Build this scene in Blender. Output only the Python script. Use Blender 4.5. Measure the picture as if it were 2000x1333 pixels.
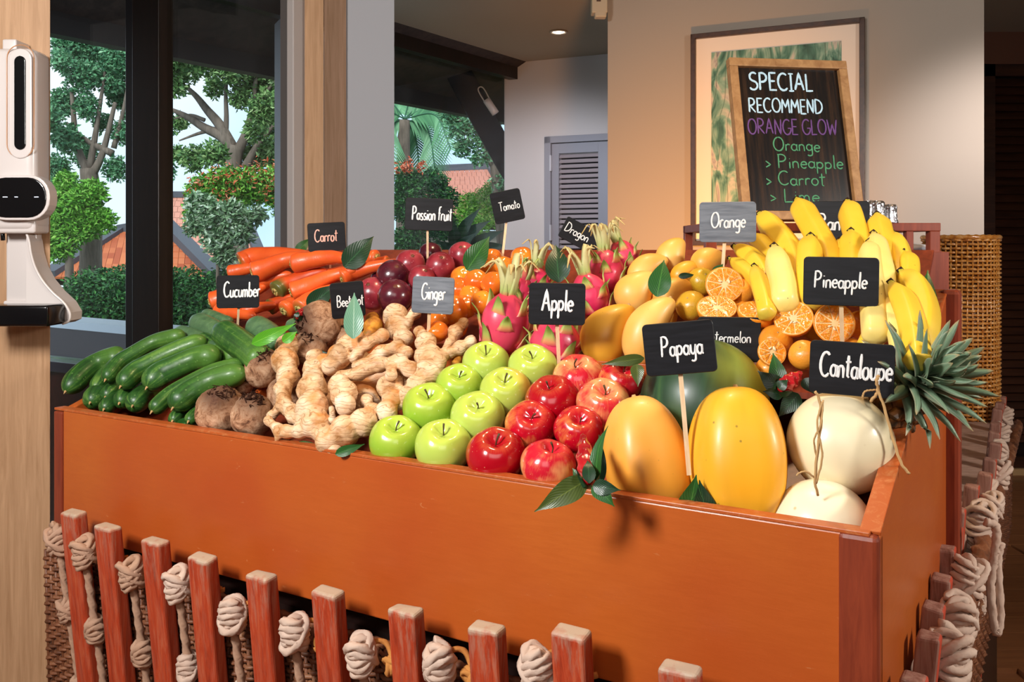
import bpy, math, random
from mathutils import Vector, Matrix, noise as mnoise
random.seed(7)
PI = math.pi
scene = bpy.context.scene
COL = scene.collection
for o in list(bpy.data.objects): bpy.data.objects.remove(o)

# ---------------------------------------------------------------- camera
F = 1770.0; HOR = 487.0; CZ = 1.5            # focal length in pixels (2000 px frame), horizon row, eye height
cam_data = bpy.data.cameras.new('camera'); cam = bpy.data.objects.new('camera', cam_data); COL.objects.link(cam)
cam.location = (0, 0, CZ); cam.rotation_euler = (PI/2, 0, 0)
cam_data.sensor_width = 36; cam_data.lens = 36*F/2000
cam_data.shift_y = -(666.5-HOR)/2000
cam_data.clip_start = .05; cam_data.clip_end = 200
scene.camera = cam
scene.view_settings.view_transform = 'Standard'; scene.view_settings.look = 'None'
scene.view_settings.gamma = 1; scene.view_settings.use_curve_mapping = False
scene.view_settings.exposure = 0.35
scene.cycles.use_denoising = True
scene.cycles.max_bounces = 7; scene.cycles.transparent_max_bounces = 12

def lin(c):
    if isinstance(c, str):
        c = c.lstrip('#'); c = [int(c[i:i+2], 16)/255 for i in (0, 2, 4)]
        return tuple(x/12.92 if x <= .04045 else ((x+.055)/1.055)**2.4 for x in c)
    return tuple(c[:3])

# ---------------------------------------------------------------- world: pale overcast tropical sky
w = bpy.data.worlds.new('sky'); scene.world = w; w.use_nodes = True
nt = w.node_tree; bg = nt.nodes['Background']
tc = nt.nodes.new('ShaderNodeTexCoord'); nz = nt.nodes.new('ShaderNodeTexNoise'); nz.inputs['Scale'].default_value = 2.2; nz.inputs['Detail'].default_value = 5
rp = nt.nodes.new('ShaderNodeValToRGB'); rp.color_ramp.elements[0].color = (.50, .72, 1, 1); rp.color_ramp.elements[0].position = .35
rp.color_ramp.elements[1].color = (.92, .97, 1, 1); rp.color_ramp.elements[1].position = .6
nt.links.new(tc.outputs['Generated'], nz.inputs['Vector']); nt.links.new(nz.outputs['Fac'], rp.inputs['Fac']); nt.links.new(rp.outputs['Color'], bg.inputs['Color'])
bg.inputs['Strength'].default_value = 1.15

# ---------------------------------------------------------------- lights
def light(kind, name, loc, target, power, col, size=.3, size_y=None, spot=None, blend=.6):
    d = bpy.data.lights.new(name, kind); d.energy = power; d.color = col
    if kind == 'AREA':
        d.size = size
        if size_y: d.shape = 'RECTANGLE'; d.size_y = size_y
    elif kind == 'SPOT': d.shadow_soft_size = size; d.spot_size = math.radians(spot); d.spot_blend = blend
    elif kind == 'SUN': d.angle = size
    else: d.shadow_soft_size = size
    o = bpy.data.objects.new(name, d); COL.objects.link(o); o.location = loc
    o.rotation_euler = (Vector(target)-Vector(loc)).to_track_quat('-Z', 'Y').to_euler()
    return o
light('SUN', 'sun', (0, -5, 9), (1.5, 6, 0), 2.2, (1, .97, .9), .3)
light('AREA', 'key_flash', (-1.25, .1, 2.3), (.0, 1.6, 1.15), 50, (1, .985, .96), .4)
light('AREA', 'room_fill', (-.2, -1.3, 2.6), (.1, 1.8, 1.1), 14, (1, .95, .9), 1.4)
light('SPOT', 'overhead_spot', (.25, 1.75, 2.88), (.1, 1.5, 1.1), 45, (1, .70, .40), .05, spot=95, blend=.7)
light('SPOT', 'poster_spot', (1.95, 2.6, 2.4), (2.0, 3.66, 1.8), 100, (1, .93, .92), .08, spot=58, blend=1)
light('SPOT', 'amber_uplight', (.5, 3.0, 1.0), (.85, 4.2, 1.6), 125, (1, .44, .11), .06, spot=80, blend=1)
light('AREA', 'side_flash', (2.3, .5, 2.1), (.85, 1.6, 1.0), 34, (1, .95, .88), .35)
light('SPOT', 'corner_spot', (.25, 5.2, 2.6), (.3, 6.9, 1.5), 90, (.85, .88, 1), .1, spot=80, blend=1)

# ---------------------------------------------------------------- geometry helpers
def at(u, v, Y): return Vector(((u-1000)/F*Y, Y, CZ+(HOR-v)/F*Y))
A = Vector((.8534, -.5212, 0)); D = Vector((.5212, .8534, 0))      # along the crate front (to the right) and into its depth
CR = Vector((.4247, 1.05, 0)); LEN = 1.617; DEP = .714
FL = CR - A*LEN
RIM = CZ-.335; BOT = CZ-.587
def cr(s, t, z): p = FL + A*s + D*t; return Vector((p.x, p.y, z))
def surf(t): return CZ-.345+.6*t                                   # the heaped slope of the display
def ST(u, v, t):
    """point seen at pixel (u, v) that lies at depth t behind the crate front"""
    rx = (u-1000)/F; Y = (CR.dot(D)+t)/(rx*D.x+D.y); return Vector((rx*Y, Y, CZ+(HOR-v)/F*Y))
def S(u, v, dh=0):
    rx = (u-1000)/F; rz = (HOR-v)/F; dd = rx*D.x + D.y
    Y = (.345 - dh + .6*CR.dot(D))/(.6*dd - rz)
    return Vector((rx*Y, Y, CZ+rz*Y))
def px(n, Y): return n*Y/F

class MB:
    def __init__(s): s.v = []; s.f = []; s.uv = []; s.m = []; s.c = []
    def add(s, v, f, uv=None, mi=0, c=None):
        b = len(s.v); s.v += [Vector(p) for p in v]; s.f += [tuple(i+b for i in q) for q in f]
        s.uv += list(uv) if uv else [(0, 0)]*len(v); s.m += [mi]*len(f); s.c += [c if c is not None else 0.0]*len(f)
        return s
    def mesh(s, name, mats, smooth=True, origin=None):
        o = Vector(origin) if origin is not None else Vector((0, 0, 0))
        me = bpy.data.meshes.new(name); me.from_pydata([tuple(p-o) for p in s.v], [], s.f)
        ul = me.uv_layers.new(name='UVMap'); li = [0]*len(me.loops); me.loops.foreach_get('vertex_index', li)
        flat = []
        for i in li: flat += s.uv[i]
        ul.data.foreach_set('uv', flat)
        if any(s.c):
            at_ = me.attributes.new('tone', 'FLOAT', 'FACE'); at_.data.foreach_set('value', s.c)
        for m in (mats if isinstance(mats, (list, tuple)) else [mats]): me.materials.append(m)
        me.polygons.foreach_set('material_index', s.m); me.polygons.foreach_set('use_smooth', [smooth]*len(me.polygons))
        me.update(); return me

def link(name, me, parent=None, loc=None):
    o = bpy.data.objects.new(name, me); COL.objects.link(o)
    if parent is not None: o.parent = parent
    if loc is not None: o.location = loc
    return o
def build(mb, name, mat, parent=None, smooth=True, origin=None, bevel=0):
    """one mesh object; origin is its world position (children: relative to the parent's origin, parents never turn before this)"""
    if origin is None:
        origin = sum(mb.v, Vector())/max(1, len(mb.v)) if parent is None else parent.location if parent.parent is None else parent.parent.location+parent.location
    o = link(name, mb.mesh(name, mat, smooth, origin), parent)
    if parent is None: o.location = origin
    if bevel:
        b = o.modifiers.new('bevel', 'BEVEL'); b.width = bevel; b.segments = 2; b.limit_method = 'ANGLE'
    return o
def tag(o, label, cat, group=None):
    o['label'] = label; o['category'] = cat
    if group: o['group'] = group
    return o
def structure(o, label=None):
    o['kind'] = 'structure'
    if label: o['label'] = label
    return o
def empty(name, loc, label=None, cat=None, group=None):
    o = bpy.data.objects.new(name, None); COL.objects.link(o); o.location = loc; o.empty_display_size = .05
    if label: tag(o, label, cat, group)
    return o
def bx(mb, c, sz, R=None, mi=0):
    c = Vector(c); h = Vector(sz)/2; vs = []
    for x in (-1, 1):
        for y in (-1, 1):
            for z in (-1, 1):
                p = Vector((x*h.x, y*h.y, z*h.z)); vs.append(c+(R@p if R else p))
    return mb.add(vs, [(0, 1, 3, 2), (4, 6, 7, 5), (0, 4, 5, 1), (2, 3, 7, 6), (0, 2, 6, 4), (1, 5, 7, 3)], [(0, 0), (0, 1), (1, 0), (1, 1)]*2, mi)
def prism(mb, plan, z0, z1):
    """upright prism on a plan polygon; z0, z1 numbers or lists"""
    n = len(plan); a = z0 if isinstance(z0, (list, tuple)) else [z0]*n; b = z1 if isinstance(z1, (list, tuple)) else [z1]*n
    ar = sum(plan[i][0]*plan[(i+1) % n][1]-plan[(i+1) % n][0]*plan[i][1] for i in range(n))
    if ar < 0: plan = plan[::-1]; a = a[::-1]; b = b[::-1]
    vs = [(p[0], p[1], z) for p, z in zip(plan, a)]+[(p[0], p[1], z) for p, z in zip(plan, b)]
    f = [tuple(range(n))[::-1], tuple(range(n, 2*n))]+[(i, (i+1) % n, n+(i+1) % n, n+i) for i in range(n)]
    return mb.add(vs, f)
def bar(mb, p0, p1, w, h, up=(0, 0, 1)):
    """a beam from p0 to p1, w across, h in the up direction"""
    p0 = Vector(p0); p1 = Vector(p1); x = (p1-p0).normalized(); y = Vector(up).cross(x).normalized(); z = x.cross(y)
    R = Matrix((x, y, z)).transposed(); return bx(mb, (p0+p1)/2, ((p1-p0).length, w, h), R)
def catmull(P, n):
    P = [Vector(p) for p in P]
    if len(P) == 2: return [P[0].lerp(P[1], i/n) for i in range(n+1)]
    Q = [2*P[0]-P[1]]+P+[2*P[-1]-P[-2]]; out = []; m = len(P)-1
    for i in range(n+1):
        x = i/n*m; k = min(int(x), m-1); t = x-k; a, b, c, d = Q[k:k+4]
        out.append(.5*((2*b)+(c-a)*t+(2*a-5*b+4*c-d)*t*t+(3*b-a-3*c+d)*t*t*t))
    return out
def tube(mb, path, rad, seg=12, n=20, shape=None, cosine=False, mi=0, raw=False, c=None, flat=1.0):
    """rad: number, list or function of 0..1; shape(theta, t) multiplies the radius"""
    fine = path if raw else catmull(path, 64 if cosine else n)
    if cosine:
        fine2 = []
        for i in range(n+1):
            x = (1-math.cos(PI*i/n))/2*64; k = min(int(x), 63); fine2.append(fine[k].lerp(fine[k+1], x-k))
        ts = [(1-math.cos(PI*i/n))/2 for i in range(n+1)]; fine = fine2
    else:
        n = len(fine)-1; ts = [i/n for i in range(n+1)]
    if isinstance(rad, (int, float)): rf = lambda t: rad
    elif isinstance(rad, (list, tuple)):
        def rf(t): x = t*(len(rad)-1); k = min(int(x), len(rad)-2); return rad[k]+(rad[k+1]-rad[k])*(x-k)
    else: rf = rad
    nrm = None; vs = []; uv = []
    for i, p in enumerate(fine):
        tg = (fine[min(i+1, n)]-fine[max(i-1, 0)]).normalized() if n else Vector((0, 0, 1))
        if nrm is None:
            nrm = tg.cross(Vector((0, 0, 1)))
            if nrm.length < .05: nrm = tg.cross(Vector((0, 1, 0)))
            nrm.normalize()
        nrm = (nrm-tg*nrm.dot(tg)).normalized(); bn = tg.cross(nrm)
        for j in range(seg):
            th = 2*PI*j/seg; r = rf(ts[i])*(shape(th, ts[i]) if shape else 1)
            vs.append(p+nrm*math.cos(th)*r+bn*math.sin(th)*r*flat); uv.append((j/seg, ts[i]))
    f = [(i*seg+j, i*seg+(j+1) % seg, (i+1)*seg+(j+1) % seg, (i+1)*seg+j) for i in range(n) for j in range(seg)]
    f += [tuple(range(seg))[::-1], tuple(n*seg+j for j in range(seg))]
    return mb.add(vs, f, uv, mi, c)
def lathe(mb, prof, seg=32, fn=None, mi=0, M=None):
    """prof: (r, z) from bottom to top; fn(p, theta, k) moves a point"""
    vs = []; uv = []; n = len(prof)
    for k, (r, z) in enumerate(prof):
        for j in range(seg):
            th = 2*PI*j/seg; p = Vector((r*math.cos(th), r*math.sin(th), z))
            if fn: p = fn(p, th, k/(n-1))
            vs.append(M@p if M else p); uv.append((j/seg, k/(n-1)))
    f = [(i*seg+j, i*seg+(j+1) % seg, (i+1)*seg+(j+1) % seg, (i+1)*seg+j) for i in range(n-1) for j in range(seg)]
    f += [tuple(range(seg))[::-1], tuple((n-1)*seg+j for j in range(seg))]
    return mb.add(vs, f, uv, mi)
def ball(n=14): return [(math.sin(PI*(.001+.998*i/n)), -math.cos(PI*(.001+.998*i/n))) for i in range(n+1)]
def frame_z(z, x=None):
    """rotation whose local z points along z"""
    z = Vector(z).normalized(); x = Vector(x) if x is not None else Vector((1, 0, 0))
    if abs(z.dot(x.normalized())) > .98: x = Vector((0, 1, 0))
    x = (x-z*x.dot(z)).normalized(); y = z.cross(x)
    return Matrix((x, y, z)).transposed()
def round_ends(R, L, a=1.0, b=1.0):
    """radius profile of a sausage with round ends; a, b: cap lengths in radii"""
    def f(t):
        d0 = t*L/(R*a); d1 = (1-t)*L/(R*b); r = R
        if d0 < 1: r *= math.sqrt(max(.0004, 1-(1-d0)**2))
        if d1 < 1: r *= math.sqrt(max(.0004, 1-(1-d1)**2))
        return r
    return f
def plen(P): return sum((Vector(P[i+1])-Vector(P[i])).length for i in range(len(P)-1))

# ---------------------------------------------------------------- material helper
class Mt:
    def __init__(s, name, col='#808080', rough=.5, spec=.5, coat=0, sss=0):
        s.m = bpy.data.materials.new(name); s.m.use_nodes = True; s.t = s.m.node_tree; s.b = s.t.nodes['Principled BSDF']
        s.set('Base Color', (*lin(col), 1)); s.set('Roughness', rough); s.set('Specular IOR Level', spec); s.set('Coat Weight', coat); s.set('Coat Roughness', .15)
        if sss: s.set('Subsurface Weight', sss); s.set('Subsurface Radius', (.02, .008, .004)); s.b.inputs['Subsurface Scale'].default_value = .4
    def set(s, k, v):
        if isinstance(v, bpy.types.NodeSocket): s.t.links.new(v, s.b.inputs[k])
        else: s.b.inputs[k].default_value = v
    def put(s, inp, v):
        if isinstance(v, bpy.types.NodeSocket): s.t.links.new(v, inp)
        elif isinstance(v, str): inp.default_value = (*lin(v), 1)
        elif isinstance(v, tuple) and len(v) == 3 and inp.type == 'RGBA': inp.default_value = (*v, 1)
        else: inp.default_value = v
    def co(s, k='Object'):
        n = s.t.nodes.new('ShaderNodeTexCoord'); return n.outputs[k]
    def rnd(s): return s.t.nodes.new('ShaderNodeObjectInfo').outputs['Random']
    def attr(s, k): n = s.t.nodes.new('ShaderNodeAttribute'); n.attribute_name = k; return n.outputs['Fac']
    def geo(s, k): return s.t.nodes.new('ShaderNodeNewGeometry').outputs[k]
    def mp(s, vec, sc=(1, 1, 1), loc=(0, 0, 0)):
        n = s.t.nodes.new('ShaderNodeMapping'); s.put(n.inputs['Vector'], vec); n.inputs['Scale'].default_value = sc; n.inputs['Location'].default_value = loc; return n.outputs[0]
    def shift(s, vec, k=37.):
        """offset a texture by the object's random number"""
        n = s.t.nodes.new('ShaderNodeVectorMath'); n.operation = 'ADD'; s.put(n.inputs[0], vec); s.put(n.inputs[1], s.mth('MULTIPLY', s.rnd(), k)); return n.outputs[0]
    def nz(s, vec, sc=5, det=3, dist=0, rough=.5):
        n = s.t.nodes.new('ShaderNodeTexNoise'); s.put(n.inputs['Vector'], vec); n.inputs['Scale'].default_value = sc; n.inputs['Detail'].default_value = det
        n.inputs['Distortion'].default_value = dist; n.inputs['Roughness'].default_value = rough; return n.outputs['Fac']
    def vor(s, vec, sc=5, feat='F1', out='Distance'):
        n = s.t.nodes.new('ShaderNodeTexVoronoi'); n.feature = feat; s.put(n.inputs['Vector'], vec); n.inputs['Scale'].default_value = sc; return n.outputs[out]
    def wav(s, vec, sc=5, dist=0, dets=1, axis='X', typ='BANDS'):
        n = s.t.nodes.new('ShaderNodeTexWave'); n.wave_type = typ; n.bands_direction = axis; s.put(n.inputs['Vector'], vec); n.inputs['Scale'].default_value = sc
        n.inputs['Distortion'].default_value = dist; n.inputs['Detail Scale'].default_value = dets; return n.outputs['Fac']
    def rp(s, fac, stops):
        n = s.t.nodes.new('ShaderNodeValToRGB'); e = n.color_ramp.elements
        while len(e) < len(stops): e.new(.5)
        for q, (p, c) in zip(e, stops): q.position = p; q.color = (*lin(c), 1) if not isinstance(c, (int, float)) else (c, c, c, 1)
        s.put(n.inputs['Fac'], fac); return n.outputs['Color']
    def mx(s, fac, a, b, mode='MIX'):
        n = s.t.nodes.new('ShaderNodeMix'); n.data_type = 'RGBA'; n.blend_type = mode; s.put(n.inputs[0], fac); s.put(n.inputs[6], a); s.put(n.inputs[7], b); return n.outputs[2]
    def mth(s, op, a, b=0.):
        n = s.t.nodes.new('ShaderNodeMath'); n.operation = op; s.put(n.inputs[0], a)
        if len(n.inputs) > 1: s.put(n.inputs[1], b)
        return n.outputs[0]
    def sep(s, vec, k): n = s.t.nodes.new('ShaderNodeSeparateXYZ'); s.put(n.inputs[0], vec); return n.outputs[k]
    def bump(s, h, st=.3, dist=.002):
        n = s.t.nodes.new('ShaderNodeBump'); n.inputs['Strength'].default_value = st; n.inputs['Distance'].default_value = dist; s.put(n.inputs['Height'], h); s.set('Normal', n.outputs[0]); return s

def flatm(name, col, rough=.5, spec=.5, **k): return Mt(name, col, rough, spec, **k).m

def wood(name, c0, c1, sc=(1, 1, 12), k=6, rough=.45, spec=.4, bump=.15, coord='Object'):
    m = Mt(name, c0, rough, spec); v = m.mp(m.shift(m.co(coord)), sc)
    g = m.nz(v, k, 5, .6, .65); m.set('Base Color', m.rp(g, [(.3, c0), (.7, c1)])); return m.bump(g, bump, .001).m
MT = {}
# painted orange red boards, scratched, paint worn
m = Mt('painted_board', '#b0501c', .33, .5); v = m.co(); g = m.nz(m.mp(v, (14, 14, 90)), 1.5, 5, .3, .7); b = m.nz(v, 2.4, 3)
c = m.mx(m.rp(b, [(.35, 0), (.68, 1)]), '#a8481c', '#b65e22'); c = m.mx(m.rp(g, [(.35, .0), (.8, .3)]), c, '#96400f')
wr = m.rp(m.nz(m.mp(v, (3, 3, 9)), 9, 6, 1, .75), [(.66, 0), (.70, 1)]); c = m.mx(m.mth('MULTIPLY', wr, .45), c, '#c98e5e'); m.set('Base Color', c); m.bump(g, .18, .001); MT['paint'] = m.m
m = Mt('worn_rim', '#b3582c', .4, .5); v = m.co(); c = m.rp(m.nz(m.mp(v, (12, 12, 12)), 4, 6, 1, .8), [(.5, '#aa501f'), (.68, '#b87444'), (.76, '#d0a47c')]); m.set('Base Color', c); MT['rim'] = m.m
m = Mt('picket_wood', '#b23a1c', .55, .35); v = m.shift(m.co()); g = m.nz(m.mp(v, (60, 60, 4)), 1.6, 5, .5, .7); c = m.rp(g, [(.25, '#7c2612'), (.5, '#a63a1c'), (.75, '#b85a38')])
hz = m.sep(m.co(), 2); top = m.rp(m.mth('ADD', hz, m.mth('MULTIPLY', m.nz(v, 60, 4), .022)), [(.002, 0), (.006, 1)])
wear = m.mth('MULTIPLY', m.rp(m.nz(m.mp(v, (70, 70, 7)), 2, 5, 0, .7), [(.46, 0), (.6, 1)]), m.rp(m.mth('ADD', hz, .10), [(0, 0.14), (.10, .6)]))
c = m.mx(m.mth('MULTIPLY', wear, .8), c, '#a08470'); c = m.mx(top, c, '#b09a84'); m.set('Base Color', c); m.bump(g, .35, .0015); MT['picket'] = m.m
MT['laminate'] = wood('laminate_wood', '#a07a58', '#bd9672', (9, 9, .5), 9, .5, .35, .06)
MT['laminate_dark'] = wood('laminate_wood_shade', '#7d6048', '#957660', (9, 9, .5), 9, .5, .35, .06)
MT['darkwood'] = wood('dark_wood', '#120a08', '#241512', (6, 6, .6), 6, .35, .5)
MT['redwood'] = wood('red_stained_wood', '#6e2a18', '#8c3c22', (40, 40, 4), 2, .4, .45)
MT['tabletop'] = wood('weathered_board', '#9a7868', '#c0a090', (4, 14, 4), 4, .5, .4)
MT['bamboo'] = wood('stick_wood', '#d8b48a', '#e8cda8', (30, 30, 4), 6, .6, .3)
m = Mt('wall_plaster', '#b8b4b4', .85, .2); g = m.nz(m.co(), 60, 4); m.set('Base Color', m.mx(m.nz(m.co(), 1.3, 2), '#bdb6b2', '#c6c0bd')); m.bump(g, .05, .001); MT['wall'] = m.m; MT['wall_part'] = flatm('warm_plaster', '#a09488', .85, .2)
MT['ceil'] = flatm('ceiling_paint', '#a0907e', .9, .1); MT['brownwall'] = flatm('brown_paint', '#6e4a3a', .8, .2); MT['shutter'] = wood('shutter_wood', '#2a160e', '#4a2a1a', (.6, 6, 6), 4, .3, .5)
MT['greywall'] = flatm('grey_plaster', '#9a9a9e', .8, .2)
MT['white'] = flatm('white_plastic', '#d9d2ce', .25, .5, coat=.4)
MT['black'] = flatm('black_plastic', '#0a0a0c', .15, .5)
MT['grill'] = flatm('door_paint', '#8b8a90', .5, .4)
MT['floor'] = wood('floor_boards', '#7a4a2c', '#96603a', (.6, 8, 1), 3, .35, .5)
m = Mt('slate', '#16171b', .45, .35); g = m.nz(m.mp(m.shift(m.co()), (18, 18, 160)), 1, 4, .4); m.set('Base Color', m.rp(g, [(.3, '#0b0c10'), (.75, '#1a1b20')])); m.bump(g, .12, .001); MT['slate'] = m.m
m = Mt('glare_slate', '#5a6068', .5, .5); g = m.nz(m.mp(m.shift(m.co()), (18, 18, 160)), 1, 4, .4); m.set('Base Color', m.rp(g, [(.3, '#565b64'), (.75, '#7d828a')])); m.bump(g, .35, .001); MT['slate_glare'] = m.m  # light glare on the Ginger and Orange slates, put into a paler base colour
MT['chalk'] = flatm('chalk', '#e6e6e4', .9, .1); MT['chalk_purple'] = flatm('chalk_purple', '#6f4c80', .9, .1); MT['chalk_green'] = flatm('chalk_green', '#57946c', .9, .1); MT['chalk_blue'] = flatm('chalk_pale_blue', '#bfdcea', .9, .1); MT['chalk_pink'] = flatm('chalk_pink', '#e8b4a4', .9, .1)
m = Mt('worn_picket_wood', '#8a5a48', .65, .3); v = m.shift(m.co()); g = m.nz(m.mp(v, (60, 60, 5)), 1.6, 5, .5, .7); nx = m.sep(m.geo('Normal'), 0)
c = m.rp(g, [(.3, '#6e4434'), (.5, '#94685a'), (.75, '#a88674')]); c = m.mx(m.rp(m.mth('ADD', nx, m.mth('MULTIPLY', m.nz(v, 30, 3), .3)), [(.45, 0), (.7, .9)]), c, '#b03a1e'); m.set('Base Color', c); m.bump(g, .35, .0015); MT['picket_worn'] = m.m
m = Mt('rope_fibre', '#b89884', .85, .15); v = m.co(); g = m.nz(m.mp(v, (1, 1, 1)), 260, 4); c = m.mx(m.nz(v, 14, 2), '#8e6a52', '#bb9a84'); m.set('Base Color', m.mx(g, c, '#b08c74')); m.bump(g, .5, .001); MT['rope'] = m.m
m = Mt('rope_pale', '#c8b4a8', .85, .15); v = m.co(); g = m.nz(v, 260, 4); m.set('Base Color', m.mx(m.nz(v, 25, 2), '#b0917e', '#d2bcac')); m.bump(g, .5, .001); MT['rope_pale'] = m.m
m = Mt('rope_orange', '#b8743c', .85, .15); v = m.co(); g = m.nz(v, 260, 4); m.set('Base Color', m.mx(m.nz(v, 25, 2), '#a5602c', '#c8904e')); m.bump(g, .5, .001); MT['rope_orange'] = m.m
m = Mt('brown_wicker', '#4a2c1c', .5, .4); v = m.co(); m.set('Base Color', m.rp(m.nz(v, 22, 5, 0, .7), [(.3, '#3a1e10'), (.55, '#7a4a30'), (.8, '#a87c58')])); MT['wicker_dark'] = m.m
m = Mt('honey_wicker', '#a8602c', .28, .6, coat=.5); v = m.co(); m.set('Base Color', m.rp(m.nz(v, 60, 4, 0, .7), [(.3, '#9a5018'), (.5, '#d08a38'), (.75, '#ecc084')])); MT['wicker'] = m.m
def leafmat(name, a, b, rough=.35, spec=.5):
    m = Mt(name, a, rough, spec); uv = m.co('UV'); x = m.sep(uv, 0); y = m.sep(uv, 1)
    d = m.mth('ABSOLUTE', m.mth('SUBTRACT', x, .5)); vein = m.mth('SINE', m.mth('MULTIPLY', m.mth('SUBTRACT', y, m.mth('MULTIPLY', d, .7)), 70))
    rib = m.rp(d, [(.0, 1), (.035, 0)]); f = m.mx(m.rp(vein, [(.75, 0), (1, .45)]), a, b); f = m.mx(m.nz(m.co(), 30, 2), f, a)
    m.set('Base Color', m.mx(m.mth('MULTIPLY', rib, .7), f, b)); m.bump(vein, .12, .001); return m.m
MT['leaf'] = leafmat('leaf_green', '#1f4f1e', '#4f8a3a'); MT['leaf_bright'] = leafmat('leaf_bright', '#4f9a22', '#8cc84a'); MT['leaf_dark'] = leafmat('leaf_dark', '#13321c', '#2f6038')
MT['leaf_pale'] = leafmat('leaf_pale', '#5c8a72', '#b4cdb8'); MT['leaf_olive'] = leafmat('leaf_olive', '#3c4a1c', '#6c7a34')
# foliage with per leaf tone
def folmat(name, c0, c1, c2, rough=.5):
    m = Mt(name, c0, rough, .35); t = m.attr('tone'); m.set('Base Color', m.rp(t, [(.0, c0), (.5, c1), (1, c2)])); 
    return m.m
MT['fol_tree'] = folmat('tree_leaves', '#34664a', '#5c9868', '#98c49a')
MT['fol_olive'] = folmat('olive_leaves', '#3c6238', '#6a9450', '#a4bd80')
MT['fol_hedge'] = folmat('hedge_leaves', '#12361e', '#2c6434', '#5aa04c')
MT['fol_bright'] = folmat('bright_leaves', '#3c7a24', '#6cae38', '#a8d468')
MT['fol_var'] = folmat('variegated_leaves', '#3c6a3c', '#8cae84', '#dfeadb')
MT['fol_red'] = folmat('red_leaves', '#b4482c', '#dc7048', '#f0a888')
MT['bark'] = wood('bark', '#5a5048', '#8a7c70', (6, 6, 1), 5, .9, .1, .5)
m = Mt('roof_tile', '#b4552e', .7, .3); m.set('Base Color', m.mx(m.rnd(), '#a84e2c', '#cc7446')); MT['tile'] = m.m
m = Mt('far_roof_tile', '#c07a64', .7, .3); m.set('Base Color', m.mx(m.rnd(), '#b87460', '#cf8f7a')); MT['tile_far'] = m.m
g = Mt('window_glass', '#ffffff', .02, .5); t = g.t; tr = t.nodes.new('ShaderNodeBsdfTransparent'); tr.inputs[0].default_value = (.93, .97, .98, 1); gl = t.nodes.new('ShaderNodeBsdfGlossy'); gl.inputs['Roughness'].default_value = .01
fr = t.nodes.new('ShaderNodeLayerWeight'); fr.inputs['Blend'].default_value = .5; pw = g.mth('ADD', g.mth('MULTIPLY', g.mth('POWER', fr.outputs['Facing'], 5.), .8), .04); ms = t.nodes.new('ShaderNodeMixShader'); t.links.new(pw, ms.inputs[0]); t.links.new(tr.outputs[0], ms.inputs[1]); t.links.new(gl.outputs[0], ms.inputs[2])
t.links.new(ms.outputs[0], t.nodes['Material Output'].inputs[0]); MT['glass'] = g.m

# ================================================================ THE SETTING
def pu(u, Y): return ((u-1000)/F*Y, Y)
def add_structure(name, fn, mat, label=None, smooth=False, bevel=0, parent=None):
    mb = MB(); fn(mb); o = build(mb, name, mat, parent, smooth, bevel=bevel)
    if parent is None: structure(o, label)
    return o
CEIL = CZ+1.44
floor = structure(empty('floor', (0, 0, 0)), 'brown plank floor of the room')
sub = MB(); prism(sub, [(-3, -2.6), (5.5, -2.6), (5.5, 8), (-.06, 8), (-.7, 3.1), (-2.2, 3.6), (-3, 3.6)], -.12, -.012); build(sub, 'subfloor', MT['floor'], floor, False, origin=(0, 0, 0))
pl = MB(); bx(pl, (0, 0, 0), (1.2, .145, .02)); plm = pl.mesh('floor_plank', MT['floor'], False)
for j in range(30):
    for i in range(3):
        y = 3.0+j*.15; x = 1.9+i*1.22+(.5 if j % 2 else 0)
        if x < 5 and y < 7.3:
            o = link('plank', plm, floor, (x, y, -.002))
ceil_plan = [(-3, -2.6), (5.5, -2.6), (5.5, 8), (-.06+.66, 8), (-.06, 7.02), (-.80, 5.98), (-.62, 2.97), (-.69, 2.86), (-2.2, 3.78), (-3, 3.78)]
add_structure('ceiling', lambda m: prism(m, ceil_plan, CEIL, CEIL+.12), MT['ceil'], 'flat grey brown ceiling with one small downlight')
add_structure('wall_back', lambda m: prism(m, [(-3, -2.6), (5.5, -2.6), (5.5, -2.7), (-3, -2.7)], 0, CEIL), MT['wall'])
add_structure('wall_left', lambda m: prism(m, [(-3, -2.6), (-3.1, -2.6), (-3.1, 3.7), (-3, 3.7)], 0, CEIL), MT['wall'])
add_structure('wall_right', lambda m: prism(m, [(5.5, -2.6), (5.6, -2.6), (5.6, 8), (5.5, 8)], 0, CEIL), MT['wall'])
# far white wall with the louvred door (through the opening), running along the building's own axis
W0 = Vector((-.06, 7.03, 0)); WD = Vector((.908, -.419, 0)); WN = Vector((.419, .908, 0))
def wl(s, n=0, z=0): p = W0+WD*s+WN*n; return Vector((p.x, p.y, z))
def wl_s(u, P0=W0, d=WD):
    k = (u-1000)/F; return (k*P0.y-P0.x)/(d.x-k*d.y)
sd0, sd1 = wl_s(1065), wl_s(1200)
Ydoor = (W0+WD*sd0).y; zdoor = CZ+(HOR-268)/F*Ydoor
def farwall(m):
    prism(m, [wl(0)[:2], wl(sd0)[:2], wl(sd0, .15)[:2], wl(0, .15)[:2]], 0, CEIL)
    prism(m, [wl(sd0)[:2], wl(sd1+.3)[:2], wl(sd1+.3, .15)[:2], wl(sd0, .15)[:2]], zdoor, CEIL)
    prism(m, [wl(sd1)[:2], wl(sd1+.9)[:2], wl(sd1+.9, .15)[:2], wl(sd1, .15)[:2]], 0, CEIL)
    prism(m, [wl(0)[:2], wl(0, .15)[:2], (1.2, 9.0), (1.3, 9.0)], 0, CEIL)
add_structure('wall_far', farwall, MT['wall'], 'white wall beyond the opening with a louvred door')
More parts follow.
